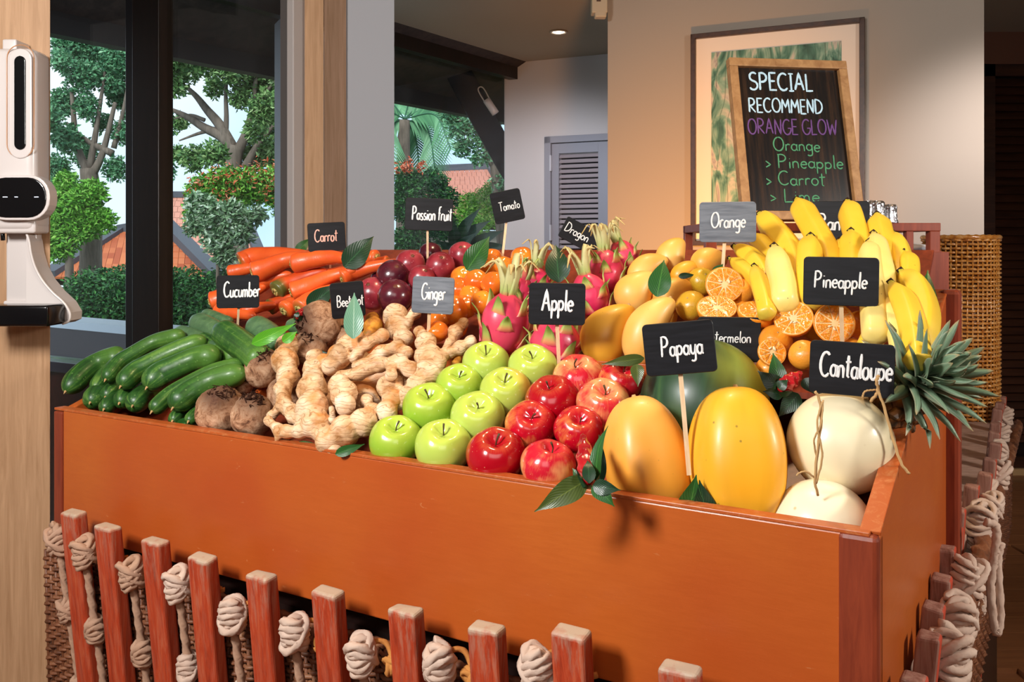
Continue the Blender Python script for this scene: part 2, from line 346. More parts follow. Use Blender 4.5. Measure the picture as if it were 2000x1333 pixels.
# louvred door
door = structure(empty('door_1', wl(sd0, .03, 0)), 'grey framed door with a panel of slats in the far wall')
def dl(s, n, z): return wl(sd0+s, n, z)
dw = sd1-sd0
RW = Matrix((WD, WN, Vector((0, 0, 1)))).transposed()
def dbox(name, s0, s1, n0, n1, z0, z1, mat, par=door, bevel=.002):
    mb = MB(); bx(mb, dl((s0+s1)/2, (n0+n1)/2, (z0+z1)/2), (s1-s0, n1-n0, z1-z0), RW); return build(mb, name, mat, par, False, bevel=bevel)
dbox('door_frame', 0, .05, -.02, .1, 0, zdoor, MT['grill']); dbox('door_frame', 0, dw, -.02, .1, zdoor-.05, zdoor, MT['grill'])
dbox('stile', .053, dw*.2, .0, .04, 0, zdoor-.055, MT['grill']); dbox('stile', dw*.77, dw+.05, .0, .04, 0, zdoor-.055, MT['grill'])
dbox('rail', dw*.2, dw*.77, .0, .04, zdoor-.13, zdoor-.055, MT['grill']); dbox('rail', dw*.2, dw*.77, .0, .04, .2, .95, MT['grill'])
dbox('backing', dw*.2, dw*.77, .05, .06, .9, zdoor-.15, MT['darkwood'])
MT['slat'] = flatm('slat_paint', '#9a8f90', .45, .5)
for k in range(30):
    z = zdoor-.15-k*.038
    mb = MB(); bx(mb, dl(dw*.485, .025, z), (dw*.57, .007, .034), RW@Matrix.Rotation(-.75, 3, 'X')); build(mb, 'slat', MT['slat'], door, False)
for z in (.95+.0, 1.62, 1.95):
    pass
for v in (320, 455):
    dbox('hinge', .045, .058, -.03, 0, CZ+(HOR-v)/F*Ydoor-.06, CZ+(HOR-v)/F*Ydoor+.06, flatm('steel_hinge', '#b0b0b4', .3, .5))

# near partition wall that carries the framed picture
P0 = Vector((pu(1187, 4.37)[0], 4.37, 0)); sP1 = wl_s(1922, P0)
def wp(s, n=0, z=0): p = P0+WD*s+WN*n; return Vector((p.x, p.y, z))
add_structure('wall_partition', lambda m: prism(m, [wp(0)[:2], wp(sP1)[:2], wp(sP1, .14)[:2], wp(0, .14)[:2]], 0, CEIL), MT['wall_part'], 'plaster partition wall behind the framed picture')
# dark louvred screen at the far right
def sc_(u, Y, z): return Vector((*pu(u, Y), z))
YS = 6.0; zs = CZ+(HOR-125)/F*YS
add_structure('wall_screen', lambda m: prism(m, [pu(1480, YS+.25), pu(2400, YS+.25), pu(2400, YS+.35), pu(1480, YS+.35)], 0, CEIL), MT['brownwall'])
scr = structure(empty('window_3', sc_(1930, YS, 0)), 'dark brown louvred shutter screen at the far side of the room')
def scb(name, u0, u1, z0, z1, y0=0, y1=.05, mat=None, rot=None):
    mb = MB(); a, b = pu(u0, YS)[0], pu(u1, YS)[0]; R = Matrix.Rotation(rot, 3, 'X') if rot else None
    bx(mb, ((a+b)/2, YS+(y0+y1)/2, (z0+z1)/2), (b-a, y1-y0, z1-z0), R); return build(mb, name, mat or MT['shutter'], scr, False)
scb('frame_rail', 1880, 2140, zs-.08, zs); scb('frame_rail', 1880, 2140, 0.0, .12); scb('frame_stile', 1880, 1944, 0, zs); scb('frame_stile', 2120, 2150, 0, zs)
scb('backing', 1880, 2150, 0, zs, .08, .1, MT['darkwood'])
for k in range(44):
    z = zs-.12-k*.055
    if z > .14: scb('slat', 1944, 2120, z-.028, z+.028, .02, .03, None, -.5)
add_structure('wall_above_screen', lambda m: prism(m, [pu(1880, YS), pu(2150, YS), pu(2150, YS+.1), pu(1880, YS+.1)], zs, CEIL), MT['brownwall'])
add_structure('baseboard_right', lambda m: prism(m, [pu(1880, YS-.03), pu(2150, YS-.03), pu(2150, YS), pu(1880, YS)], 0, .05), flatm('pale_skirting', '#c09a6a', .5))

# left laminate pillar with the dispenser
xp = pu(98, 2.1)[0]
add_structure('wall_pillar', lambda m: prism(m, [(xp, 2.1), pu(97, 2.4), (xp-.45, 2.4), (xp-.45, 2.1)], 0, CEIL), MT['laminate'], 'pale wood laminate pillar at the left', bevel=.002)
# window wall
B0 = Vector((pu(100, 3.59)[0], 3.59, 0)); B1 = Vector((pu(590, 2.9)[0], 2.9, 0)); BD = (B1-B0).normalized(); BN = Vector((-BD.y, BD.x, 0))
def wb(s, n=0, z=0): p = B0+BD*s+BN*n; return Vector((p.x, p.y, z))
def ws(u): return wl_s(u, B0, BD)
SILL = CZ-.43
RB = Matrix((BD, BN, Vector((0, 0, 1)))).transposed()
def wbox(par, name, u0, u1, n0, n1, z0, z1, mat, bevel=.003):
    s0, s1 = ws(u0), ws(u1); mb = MB(); bx(mb, wb((s0+s1)/2, (n0+n1)/2, (z0+z1)/2), (s1-s0, n1-n0, z1-z0), RB); return build(mb, name, mat, par, False, bevel=bevel)
MT['redpanel'] = wood('dark_red_panel', '#2c120c', '#451c14', (4, 4, 4), 4, .3, .5)
wn1 = structure(empty('window_1', wb(0, 0, SILL)), 'glass window at the left of the dark post')
wn2 = structure(empty('window_2', wb(ws(340), 0, SILL)), 'glass window at the right of the dark post')
wbox(wn1, 'pane', -60, 252, 0, .008, SILL, CEIL, MT['glass'], 0); wbox(wn2, 'pane', 335, 565, 0, .008, SILL, CEIL, MT['glass'], 0)
MT['navy'] = flatm('dark_blue_frame', '#1a1e2c', .35, .5); MT['greyframe'] = flatm('grey_brown_frame', '#55504e', .4, .5)
wbox(wn1, 'window_frame', 254, 276, -.02, .03, SILL, CEIL, MT['navy']); wbox(wn1, 'window_sill', -80, 252, -.07, .05, SILL-.04, SILL, flatm('grey_sill', '#3a3c4c', .3, .6))
wbox(wn2, 'window_frame', 560, 584, -.03, .05, SILL-.3, CEIL, MT['greyframe']); wbox(wn2, 'window_sill', 335, 565, -.07, .05, SILL-.04, SILL, MT['darkwood'])
o = wbox(None, 'trim_1', 274, 325, -.035, .03, 0, CEIL, MT['darkwood']); structure(o, 'nearly black wooden post between the two windows')
o = wbox(None, 'wall_window', -80, 580, -.02, .08, 0, SILL-.04, MT['redpanel']); structure(o, 'dark red brown panelling under the windows')
o = wbox(None, 'trim_2', 582, 595, -.05, .06, 0, CEIL, flatm('light_trim', '#a8a09c', .5)); structure(o)
YC = 2.86
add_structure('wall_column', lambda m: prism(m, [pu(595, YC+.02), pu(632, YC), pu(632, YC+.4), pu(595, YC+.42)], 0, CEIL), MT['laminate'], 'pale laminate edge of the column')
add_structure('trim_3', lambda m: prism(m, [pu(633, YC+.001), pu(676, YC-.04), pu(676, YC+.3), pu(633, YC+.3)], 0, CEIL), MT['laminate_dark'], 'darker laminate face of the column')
add_structure('wall_end', lambda m: prism(m, [pu(676, YC-.03), pu(770, YC-.01), pu(770, YC+.16), pu(676, YC+.14)], 0, CEIL), MT['greywall'], 'grey plaster end of the column')
# window band of the opening beyond the column (near line of the eave)
N0 = Vector((-.776, 6.0, 0)); ND = Vector((.716, 1.02, 0)).normalized()
def nl(s, n=0, z=0): p = N0+ND*s+Vector((-ND.y, ND.x, 0))*n; return Vector((p.x, p.y, z))
wn4 = structure(empty('window_4', nl(0, 0, 1.0)), 'glazed opening beyond the column looking onto the garden')
mb = MB(); bar(mb, nl(-.6, 0, CEIL-.05), nl(1.28, 0, CEIL-.05), .06, .09); build(mb, 'window_frame', MT['darkwood'], wn4, False)
mb = MB(); bar(mb, nl(-.6, 0, .95), nl(1.28, 0, .95), .08, .1); build(mb, 'window_sill', MT['darkwood'], wn4, False)
mb = MB(); bar(mb, nl(-.6, 0, 1.95), nl(1.28, 0, 1.95), .006, 1.85); build(mb, 'pane', MT['glass'], wn4, False)
add_structure('wall_opening', lambda m: (bar(m, nl(-.9, .02, .45), nl(1.28, .02, .45), .1, .9), bar(m, nl(-.95, .02, 1.9), nl(-.6, .02, 1.9), .1, 2)), MT['greywall'])

# ceiling fittings
pc = at(1091, 61, 1770*1.44/(HOR-61))
dlt = empty('downlight', (pc.x, pc.y, CEIL-.004), 'small glowing round downlight recessed in the ceiling', 'ceiling light')
mb = MB(); lathe(mb, [(.058, 0), (.06, -.004), (.05, -.008), (.042, -.002), (.04, .01)], 32); build(mb, 'trim_ring', flatm('downlight_ring', '#b0a8a0', .4), dlt, origin=(0, 0, 0))
em = Mt('lamp_glow', '#ffffff'); em.set('Emission Color', (1, .86, .62, 1)); em.set('Emission Strength', 9.0)
mb = MB(); lathe(mb, [(.0385, -.002), (.03, -.006), (.001, -.008)], 24); build(mb, 'lamp', em.m, dlt, origin=(0, 0, 0))
EM = empty('wall_box', at(1170, 10, 4.3), 'small cream box unit mounted high at the partition edge', 'box')
c0 = Vector((0, 0, 0))
mb = MB(); bx(mb, (0, 0, .02), (.075, .07, .13)); bx(mb, (0.005, -.01, -.05), (.055, .05, .03)); build(mb, 'housing', flatm('cream_plastic', '#b8a488', .5), EM, False, origin=(0, 0, 0), bevel=.006)
mb = MB(); bx(mb, (-.005, -.037, .03), (.02, .006, .045)); build(mb, 'switch', flatm('brown_switch', '#4a3426', .4), EM, False, origin=(0, 0, 0), bevel=.002)

# ---------------------------------------------------------------- roof over the terrace
E = [(-2.29, 4.5), (-.29, 7.35)]; ED = Vector((.575, .82)).normalized(); EN = Vector((ED.y, -ED.x))
def el(s, n): p = Vector(E[0])+ED*s+EN*n; return (p.x, p.y)
add_structure('ceiling_eave', lambda m: prism(m, [el(-4, 0), el(6.5, 0), el(6.5, 1.5), el(-4, 1.5)], [CZ+1.14, CZ+1.14, CZ+1.95, CZ+1.95], [CZ+1.19, CZ+1.19, CZ+2.0, CZ+2.0]), wood('eave_boards', '#2a201c', '#453630', (3, 3, 3), 5, .6, .3), 'dark brown boarded underside of the eave')
add_structure('trim_4', lambda m: prism(m, [el(-4, -.03), el(6.5, -.03), el(6.5, .06), el(-4, .06)], CZ+1.06, CZ+1.22), flatm('fascia_wood', '#2e2a2c', .6), 'dark fascia beam at the edge of the eave')
o = None
for off_, zz in ((.45, 1.36), (1.0, 1.66)):
    a = el(-3.9, off_); b = el(6.4, off_); mb = MB(); bar(mb, (a[0], a[1], CZ+zz), (b[0], b[1], CZ+zz), .07, .1); o = build(mb, 'trim_5', MT['darkwood'], None, False); structure(o)
br = structure(empty('trim_6', at(935, 220, 6.6)), 'dark diagonal brace under the eave')
mb = MB(); bar(mb, at(885, 125, 6.72), at(1000, 335, 7.6), .19, .15, up=(0, 1, 0)); build(mb, 'brace_beam', flatm('black_beam', '#14151c', .8, .1), br, False, bevel=.004)
lamp = empty('tube_lamp', at(955, 205, 6.55), 'pale tube lamp with wire loop fixed on the dark brace', 'lamp')
mb = MB(); tube(mb, [at(950, 195, 6.5), at(968, 222, 6.5)], .028, 14, 4); build(mb, 'tube', flatm('frosted_tube', '#a59a92', .4), lamp)
mb = MB(); tube(mb, [at(962, 205, 6.5), at(944, 172, 6.5), at(934, 176, 6.5), at(950, 205, 6.5)], .005, 6, 16); build(mb, 'wire_loop', flatm('pale_wire', '#a89e94', .4), lamp)

# ================================================================ GARDEN
add_structure('ground', lambda m: prism(m, [(-30, 3.9), (-1.9, 4.3), (.9, 8.6), (20, 14), (20, 60), (-30, 60)], -1.2, -1.0), flatm('garden_soil', '#3c5a30', .9, .1))
def leaf_cloud(mb, blobs, n, size, rnd, flat=.5, tone=(.0, 1.)):
    """blobs: (centre, (rx, ry, rz), weight)"""
    tot = sum(b[2] for b in blobs)
    for c, r, wgt in blobs:
        for _ in range(int(n*wgt/tot)):
            d = Vector((rnd.gauss(0, 1), rnd.gauss(0, 1), rnd.gauss(0, 1))).normalized()*(rnd.random()**.45)
            p = Vector(c)+Vector((d.x*r[0], d.y*r[1], d.z*r[2]))
            ax = Vector((rnd.gauss(0, 1), rnd.gauss(0, 1), rnd.gauss(0, .7))).normalized(); sd = ax.cross(Vector((rnd.gauss(0, 1), rnd.gauss(0, 1), rnd.gauss(0, 1)))).normalized()
            L = size*rnd.uniform(.6, 1.3); W = L*flat*.5; up = ax.cross(sd)*W*.5
            tn = tone[0]+(tone[1]-tone[0])*min(1, max(0.001, rnd.gauss(.45, .25)))
            mb.add([p, p+ax*L*.5+sd*W+up, p+ax*L, p+ax*L*.5-sd*W+up], [(0, 1, 2), (0, 2, 3)], None, 0, tn)
def limb(mb, pts, r0, r1, seg=7): tube(mb, pts, [r0, (r0+r1)/2, r1], seg, 4*len(pts))
def tree(pos, label, branches, blobs, n, size, mat, rnd, name='broadleaf_tree', cat='tree', flat=.5):
    t = empty(name, (pos[0], pos[1], -1.0), label, cat)
    mb = MB(); q0 = branches[0][0][0]; limb(mb, [Vector((q0.x, q0.y, -1.02)), Vector((q0.x+.03, q0.y, (q0.z-1)/2)), q0+Vector((0, 0, .02))], branches[0][1]*1.2, branches[0][1])
    for pts, a, b in branches: limb(mb, pts, a, b)
    build(mb, 'trunk', MT['bark'], t)
    mb = MB(); leaf_cloud(mb, blobs, int(n*1.5), size*.66, rnd, flat); build(mb, 'crown', mat, t, False)
    return t
rnd = random.Random(3)
def pb(u, v, Y, r, k=1.0, w=None): return (at(u, v, Y), (px(r, Y)*k, px(r, Y)*.8, px(r, Y)), w or r*r)
# big spreading tree seen in the right-hand window
Y = 8.6
K_ = .6
br_ = [([at(468, 560, Y), at(462, 400, Y), at(455, 330, Y), at(462, 285, Y)], .17, .12), ([at(460, 300, Y), at(435, 268, Y), at(400, 250, Y), at(365, 228, Y), at(335, 214, Y)], .11, .03),
       ([at(455, 290, Y), at(430, 245, Y), at(405, 215, Y), at(385, 190, Y), at(365, 170, Y)], .1, .03), ([at(462, 300, Y), at(480, 262, Y), at(492, 215, Y), at(500, 150, Y)], .09, .03),
       ([at(440, 262, Y), at(442, 230, Y), at(441, 180, Y), at(446, 120, Y)], .05, .02), ([at(478, 330, Y), at(500, 290, Y), at(530, 250, Y), at(575, 225, Y)], .08, .02),
       ([at(420, 252, Y), at(385, 262, Y), at(350, 275, Y)], .04, .012), ([at(400, 235, Y), at(372, 225, Y), at(340, 232, Y)], .035, .012), ([at(492, 215, Y), at(520, 180, Y), at(545, 150, Y)], .04, .012)]
br_ = [(p_, a_*K_, b_*K_) for p_, a_, b_ in br_]
bl = []
for (u, v, r) in [(360, 125, 40), (400, 105, 45), (450, 130, 38), (500, 150, 48), (545, 170, 45), (560, 120, 50), (520, 215, 36), (555, 250, 40), (500, 255, 22), (345, 170, 22), (420, 170, 22), (470, 190, 24), (350, 240, 18), (545, 300, 40), (500, 300, 30), (420, 300, 26), (380, 310, 28), (350, 300, 16), (520, 100, 50), (440, 80, 50), (600, 200, 50), (330, 90, 40), (610, 290, 50)]:
    bl.append(pb(u, v, Y+rnd.uniform(-.6, .6), r))
tree(at(468, 600, Y), 'big spreading tree with forked grey branches in the right window', br_, bl, 17000, .085, MT['fol_olive'], rnd)
Y = 9.5
br_ = [([at(175, 560, Y), at(178, 400, Y), at(172, 330, Y)], .12, .09), ([at(175, 350, Y), at(200, 300, Y), at(225, 200, Y)], .05, .02), ([at(173, 340, Y), at(150, 280, Y), at(140, 180, Y)], .05, .02), ([at(220, 300, Y), at(170, 275, Y), at(130, 240, Y)], .04, .015),
       ([at(175, 330, Y), at(190, 240, Y), at(205, 140, Y)], .04, .012), ([at(222, 290, Y), at(240, 220, Y), at(252, 150, Y)], .03, .01)]
bl = [pb(u, v, Y+rnd.uniform(-.5, .5), r) for (u, v, r) in [(140, 90, 38), (190, 90, 45), (240, 110, 42), (215, 150, 35), (160, 150, 34), (125, 200, 30), (235, 190, 26), (170, 210, 24), (130, 270, 30), (240, 260, 24), (165, 300, 28), (110, 330, 30), (225, 330, 24), (200, 240, 18), (290, 120, 50), (290, 240, 50), (300, 330, 40), (120, 120, 20), (90, 230, 30)]]
tree(at(175, 600, Y), 'tall tree with thin upright branches in the left window', br_, bl, 15000, .085, MT['fol_tree'], rnd)
Y = 8.8
bl = [pb(u, v, Y, r) for (u, v, r) in [(135, 410, 48), (110, 470, 45), (165, 440, 34), (180, 380, 30), (90, 400, 40), (130, 360, 26), (200, 430, 26)]]
tree(at(135, 600, Y), 'bright green leafy bush at the edge of the left window', [([at(135, 600, Y), at(135, 430, Y)], .05, .03)], bl, 9000, .075, MT['fol_bright'], rnd, 'leafy_bush', 'bush')
# clipped hedge in front
Y = 6.6
hd = empty('clipped_hedge', (at(280, 640, Y).x, Y, -1.0), 'dark green clipped hedge behind the window ledge', 'hedge')
mb = MB()
for (u, v, rx, rz) in [(190, 570, 55, 48), (250, 565, 60, 48), (310, 570, 60, 55), (370, 590, 60, 72), (430, 600, 50, 80), (150, 595, 26, 30), (235, 600, 90, 40), (340, 640, 70, 60), (420, 650, 70, 60)]:
    leaf_cloud(mb, [(at(u, v, Y+.1), (px(rx, Y), .4, px(rz, Y)), 1)], 3600, .035, rnd)
build(mb, 'foliage', MT['fol_hedge'], hd, False)
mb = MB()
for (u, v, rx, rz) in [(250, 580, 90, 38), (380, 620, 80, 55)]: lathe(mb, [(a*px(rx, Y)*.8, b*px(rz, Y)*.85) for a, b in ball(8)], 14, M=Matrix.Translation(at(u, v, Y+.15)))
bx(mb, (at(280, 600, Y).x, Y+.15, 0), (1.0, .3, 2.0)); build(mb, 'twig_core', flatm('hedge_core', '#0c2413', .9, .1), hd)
# flowering shrub with red tips and variegated bush below it
Y = 6.9
sh = empty('red_tipped_shrub', (at(460, 560, Y).x, Y, -1.0), 'round shrub with orange red leaf tips in the right window', 'shrub')
mb = MB(); leaf_cloud(mb, [pb(u, v, Y, r) for (u, v, r) in [(395, 375, 32), (440, 360, 36), (490, 365, 40), (540, 365, 40), (570, 400, 40), (390, 410, 30)]], 9000, .045, rnd); build(mb, 'foliage', MT['fol_bright'], sh, False)
mb = MB(); leaf_cloud(mb, [pb(u, v, Y-.1, r) for (u, v, r) in [(385, 358, 22), (415, 348, 26), (455, 342, 28), (500, 338, 32), (545, 340, 34), (575, 345, 34), (370, 385, 20), (530, 370, 34), (440, 375, 30)]], 520, .042, rnd, .3); build(mb, 'red_tips', MT['fol_red'], sh, False)
vb = empty('variegated_bush', (at(420, 560, Y-.4).x, Y-.4, -1.0), 'pale variegated bush under the red tipped shrub', 'bush')
mb = MB(); leaf_cloud(mb, [pb(u, v, Y-.4, r) for (u, v, r) in [(390, 400, 26), (415, 425, 34), (380, 440, 22), (455, 420, 30), (425, 470, 30), (470, 455, 26), (500, 420, 18), (440, 500, 20)]], 5200, .05, rnd, .45); build(mb, 'foliage', MT['fol_var'], vb, False)
mb = MB(); limb(mb, [at(480, 520, Y), Vector((at(480, 520, Y).x, Y, -1.02))], .03, .04); build(mb, 'stem', MT['bark'], sh)
mb = MB(); limb(mb, [Vector((at(425, 600, Y-.4).x, Y-.4, -1.02)), at(425, 470, Y-.4)], .02, .012); build(mb, 'stem', MT['bark'], vb)
# tiled roofs
def tiled_roof(name, ridge0, ridge1, eave0, eave1, label, mat, rows, cols, parts=True):
    r0, r1, e0, e1 = map(Vector, (ridge0, ridge1, eave0, eave1)); t = empty(name, (e0+e1)/2-Vector((0, 0, 1.5)), label, 'roof')
    mb = MB(); nrm = (e1-e0).cross(r0-e0).normalized(); nrm = nrm if nrm.z > 0 else -nrm
    th = nrm*.05; mb.add([e0-th, e1-th, r1-th, r0-th, e0-th*2, e1-th*2, r1-th*2, r0-th*2], [(0, 1, 2, 3), (7, 6, 5, 4), (0, 4, 5, 1), (1, 5, 6, 2), (2, 6, 7, 3), (3, 7, 4, 0)]); build(mb, 'roof_deck', MT['darkwood'], t, False)
    xdir = (e1-e0).normalized(); k = 0; stm = MB()
    for i in range(rows):
        a = e0.lerp(r0, i/rows); b = e1.lerp(r1, i/rows); a2 = e0.lerp(r0, (i+1.15)/rows); wid = (b-a).length; n = max(1, int(cols*wid/(e1-e0).length))
        sl = (r0.lerp(r1, .5)-e0.lerp(e1, .5)).normalized(); hgt = (r0.lerp(r1, .5)-e0.lerp(e1, .5)).length/rows
        for j in range(n):
            p = a.lerp(b, (j+.5)/n)+sl*hgt*.5; w2 = wid/n*.47; R = Matrix((xdir, sl, xdir.cross(sl))).transposed()
            mb = MB() if parts else stm; bx(mb, p+nrm*.0+nrm*.02, (w2*2, hgt*1.1, .035), Matrix.Rotation(.0, 3, 'X') and R)
            if parts: build(mb, 'tile', mat, t, False)
    if not parts:
        o = build(stm, 'tile_rows', mat, t, False); o['kind'] = 'stuff'
    mb = MB(); bar(mb, e0+nrm*.06, r0+nrm*.06, .22, .12); bar(mb, e1+nrm*.06, r1+nrm*.06, .22, .12); bar(mb, r0+nrm*.06, r1+nrm*.06, .22, .14); build(mb, 'ridge_cap', flatm('ridge_grey', '#4c5058', .7), t, False)
    mb = MB(); mid = (e0+e1)/2+Vector((0, 1.6, 0)); bx(mb, mid-Vector((0, 0, 1.3)), ((e1-e0).length*.9, 2.6, 2.4)); build(mb, 'house_wall', flatm('house_wall_paint', '#8d8578', .8), t, False)
    return t
tiled_roof('tiled_roof', at(235, 455, 15), at(322, 440, 15), at(95, 545, 13), at(425, 545, 13), 'orange tiled roof with grey ridge beyond the hedge', MT['tile'], 9, 26)
tiled_roof('tiled_roof', at(330, 385, 21), at(460, 385, 21), at(250, 530, 18), at(520, 530, 18), 'pale pink tiled roof behind the variegated bush', MT['tile_far'], 12, 22, False)
tiled_roof('tiled_roof', at(845, 335, 20), at(960, 330, 20), at(790, 440, 17), at(1020, 440, 17), 'tiled roof glimpsed through the opening behind the palm', MT['tile_far'], 12, 22, False)
# window ledge outside
o = empty('terrace_ledge', at(240, 650, 5.2), 'white topped dark ledge outside the windows', 'ledge')
mb = MB(); bar(mb, at(60, 623, 5.6), at(560, 668, 4.6), .22, .045); build(mb, 'ledge_top', flatm('ledge_white', '#b9c2cc', .5), o, False)
mb = MB(); bar(mb, at(60, 623, 5.6)-Vector((0, 0, .4)), at(560, 668, 4.6)-Vector((0, 0, .4)), .18, .75); build(mb, 'ledge_wall', flatm('ledge_dark', '#2c2028', .4), o, False)
# opening: palm, tree, dark bush, pale shrubs, big patterned leaves
Y = 9.5
pt = empty('palm', at(800, 560, Y), 'palm with long feathery fronds in the opening beyond the column', 'palm')
mb = MB(); limb(mb, [at(790, 600, Y), at(788, 330, Y), at(790, 235, Y)], .09, .06); build(mb, 'trunk', MT['bark'], pt)
for k, (tip, mid) in enumerate([((700, 250), (745, 215)), ((880, 290), (850, 225)), ((900, 235), (850, 205)), ((760, 330), (765, 250)), ((850, 330), (835, 255)), ((870, 205), (835, 195)), ((800, 180), (798, 200)), ((735, 190), (760, 195)), ((820, 350), (812, 270))]):
    P = catmull([at(790, 232, Y), at(*mid, Y-.2+k*.05), at(*tip, Y-.5+k*.1)], 26); mb = MB(); tube(mb, P, .008, 5, raw=True)
    for i in range(3, 27):
        tg = (P[i]-P[i-1]).normalized()
        for sgn in (-1, 1):
            sd = (tg.cross(Vector((0, -1, .2))).normalized()*sgn*.8+tg*.7+Vector((0, 0, -.25))).normalized(); L = .30*math.sin(PI*(i-1)/28)**.5
            q = P[i]; wv = tg*.014; mb.add([q-wv, q+sd*L*.5-wv, q+sd*L+Vector((0, 0, -.04)), q+sd*L*.5+wv, q+wv], [(0, 1, 2, 3, 4)], None, 0, rnd.uniform(.2, .7))
    build(mb, 'frond', MT['fol_tree'], pt, False)
Y = 8.5
tree(at(975, 600, Y), 'leafy tree hanging over the garden behind the brace', [([at(990, 560, Y), at(975, 400, Y), at(965, 300, Y)], .06, .05), ([at(965, 330, Y), at(930, 260, Y), at(890, 230, Y)], .03, .012)],
     [pb(u, v, Y, r) for (u, v, r) in [(900, 250, 26), (930, 270, 26), (905, 290, 20), (945, 240, 30), (880, 225, 20), (965, 300, 26), (985, 360, 30), (935, 310, 16), (950, 200, 40)]], 2600, .075, MT['fol_tree'], rnd)
Y = 7.8
tree(at(825, 620, Y), 'dark dense bush with reddish tips beside the grey column', [([at(825, 620, Y), at(825, 400, Y)], .05, .03)],
     [pb(u, v, Y, r) for (u, v, r) in [(800, 360, 34), (845, 360, 32), (870, 390, 28), (820, 420, 42), (780, 400, 30), (860, 440, 34), (800, 480, 40), (850, 500, 30)]], 11000, .05, MT['fol_hedge'], rnd, 'leafy_bush', 'bush')
bsh = leaf_cloud; mb = MB(); leaf_cloud(mb, [pb(u, v, Y-.1, r) for (u, v, r) in [(800, 322, 14), (825, 325, 12), (785, 330, 12)]], 120, .045, rnd, .4)
o = build(mb, 'flower_tuft', MT['fol_red'], None, False); tag(o, 'orange red flower tufts on top of the dark bush', 'flower')
Y = 9.0
tree(at(930, 600, Y), 'pale feathery green shrub in front of the glimpsed roof', [([at(925, 600, Y), at(925, 420, Y)], .03, .015)],
     [pb(u, v, Y, r) for (u, v, r) in [(915, 400, 26), (945, 390, 26), (930, 430, 34), (970, 420, 30), (900, 430, 22), (960, 370, 16)]], 5200, .055, MT['fol_bright'], rnd, 'leafy_bush', 'bush', .3)
Y = 7.3
pp = empty('patterned_plant', at(930, 560, Y), 'low plant with broad patterned dark leaves at the opening', 'plant')
def leaf(mb, base, tip, width, nrm, bend=.15, n=12, fold=.18, mi=0, wav=.0):
    """a folded leaf blade from base to tip"""
    base = Vector(base); tip = Vector(tip); ax = tip-base; L = ax.length; axn = ax.normalized(); nr = Vector(nrm); nr = (nr-axn*nr.dot(axn)).normalized(); sd = axn.cross(nr)
    vs = []; uv = []
    for i in range(n+1):
        t = i/n; w_ = width*.5*3.35*max(t, .004)**.6*(1-t)**1.3; w_ = max(w_, .0006)
        c_ = base+ax*t+nr*(math.sin(PI*t)*bend*L)
        for j, q in enumerate((-1, -.5, 0, .5, 1)):
            vs.append(c_+sd*q*w_+nr*(abs(q)*fold*w_+wav*w_*math.sin(t*14+q*3))); uv.append((.5+q*.5, t))
    f = [(i*5+j, i*5+j+1, (i+1)*5+j+1, (i+1)*5+j) for i in range(n) for j in range(4)]
    return mb.add(vs, f, uv, mi)
for (b, t_, w_) in [((905, 480), (960, 430), 30), ((900, 470), (940, 405), 26), ((915, 500), (985, 450), 34), ((890, 480), (880, 420), 26), ((940, 500), (990, 480), 30), ((900, 500), (930, 455), 34), ((880, 500), (850, 470), 26)]:
    mb = MB(); leaf(mb, at(*b, Y), at(*t_, Y-.2), px(w_, Y), (0, -1, .5)); build(mb, 'leaf', MT['leaf_dark'], pp)
mb = MB()
for u in (895, 910, 930): limb(mb, [at(u, 640, Y), at(u+5, 480, Y)], .012, .008)
build(mb, 'stem', MT['bark'], pp)

# ---------------------------------------------------------------- framed picture on the partition
sa, sb = wl_s(1352, P0), wl_s(1690, P0); Ya = (P0+WD*sa).y; zt = CZ+(HOR-70)/F*Ya; zb = CZ+(HOR-480)/F*Ya
pic = empty('framed_picture', wp((sa+sb)/2, -.02, (zt+zb)/2), 'framed plant print in cream mount on the partition wall behind the chalkboard', 'picture')
def pbx(name, s0, s1, z0, z1, n0, n1, mat, par=pic, bevel=0):
    mb = MB(); bx(mb, wp((s0+s1)/2, (n0+n1)/2, (z0+z1)/2), (s1-s0, n1-n0, z1-z0), RW); return build(mb, name, mat, par, False, bevel=bevel)
MT['pframe'] = wood('picture_frame_wood', '#2e1c12', '#4a2e1c', (6, 6, 6), 6, .35)
fw = .022
for a_ in ((sa, sa+fw, zb, zt), (sb-fw, sb, zb, zt), (sa, sb, zt-fw, zt), (sa, sb, zb, zb+fw)): pbx('frame_rail', *a_, -.035, 0, MT['pframe'], bevel=.002)
pbx('mount', sa+fw, sb-fw, zb+fw, zt-fw, -.014, -.002, flatm('mount_card', '#e2d2c2', .8, .2))
m = Mt('plant_print', '#5a7a60', .5, .4); v = m.co(); g = m.wav(m.mp(v, (1.3, 1, .55)), 3.2, 6, 1.2); h = m.nz(m.mp(v, (1, 1, .5)), 9, 4, 2.2)
c = m.rp(h, [(.30, '#22402c'), (.42, '#45705a'), (.52, '#7d9c84'), (.60, '#b9b09c'), (.70, '#8a7f80'), (.8, '#5f7a5c')]); c = m.mx(m.rp(g, [(.42, 0), (.5, .75), (.62, .0)]), c, '#2e4c30'); m.set('Base Color', c)
ia, ib = wl_s(1391, P0), wl_s(1644, P0)
pbx('print', ia, ib, CZ+(HOR-435)/F*Ya, CZ+(HOR-108)/F*Ya, -.018, -.014, m.m)

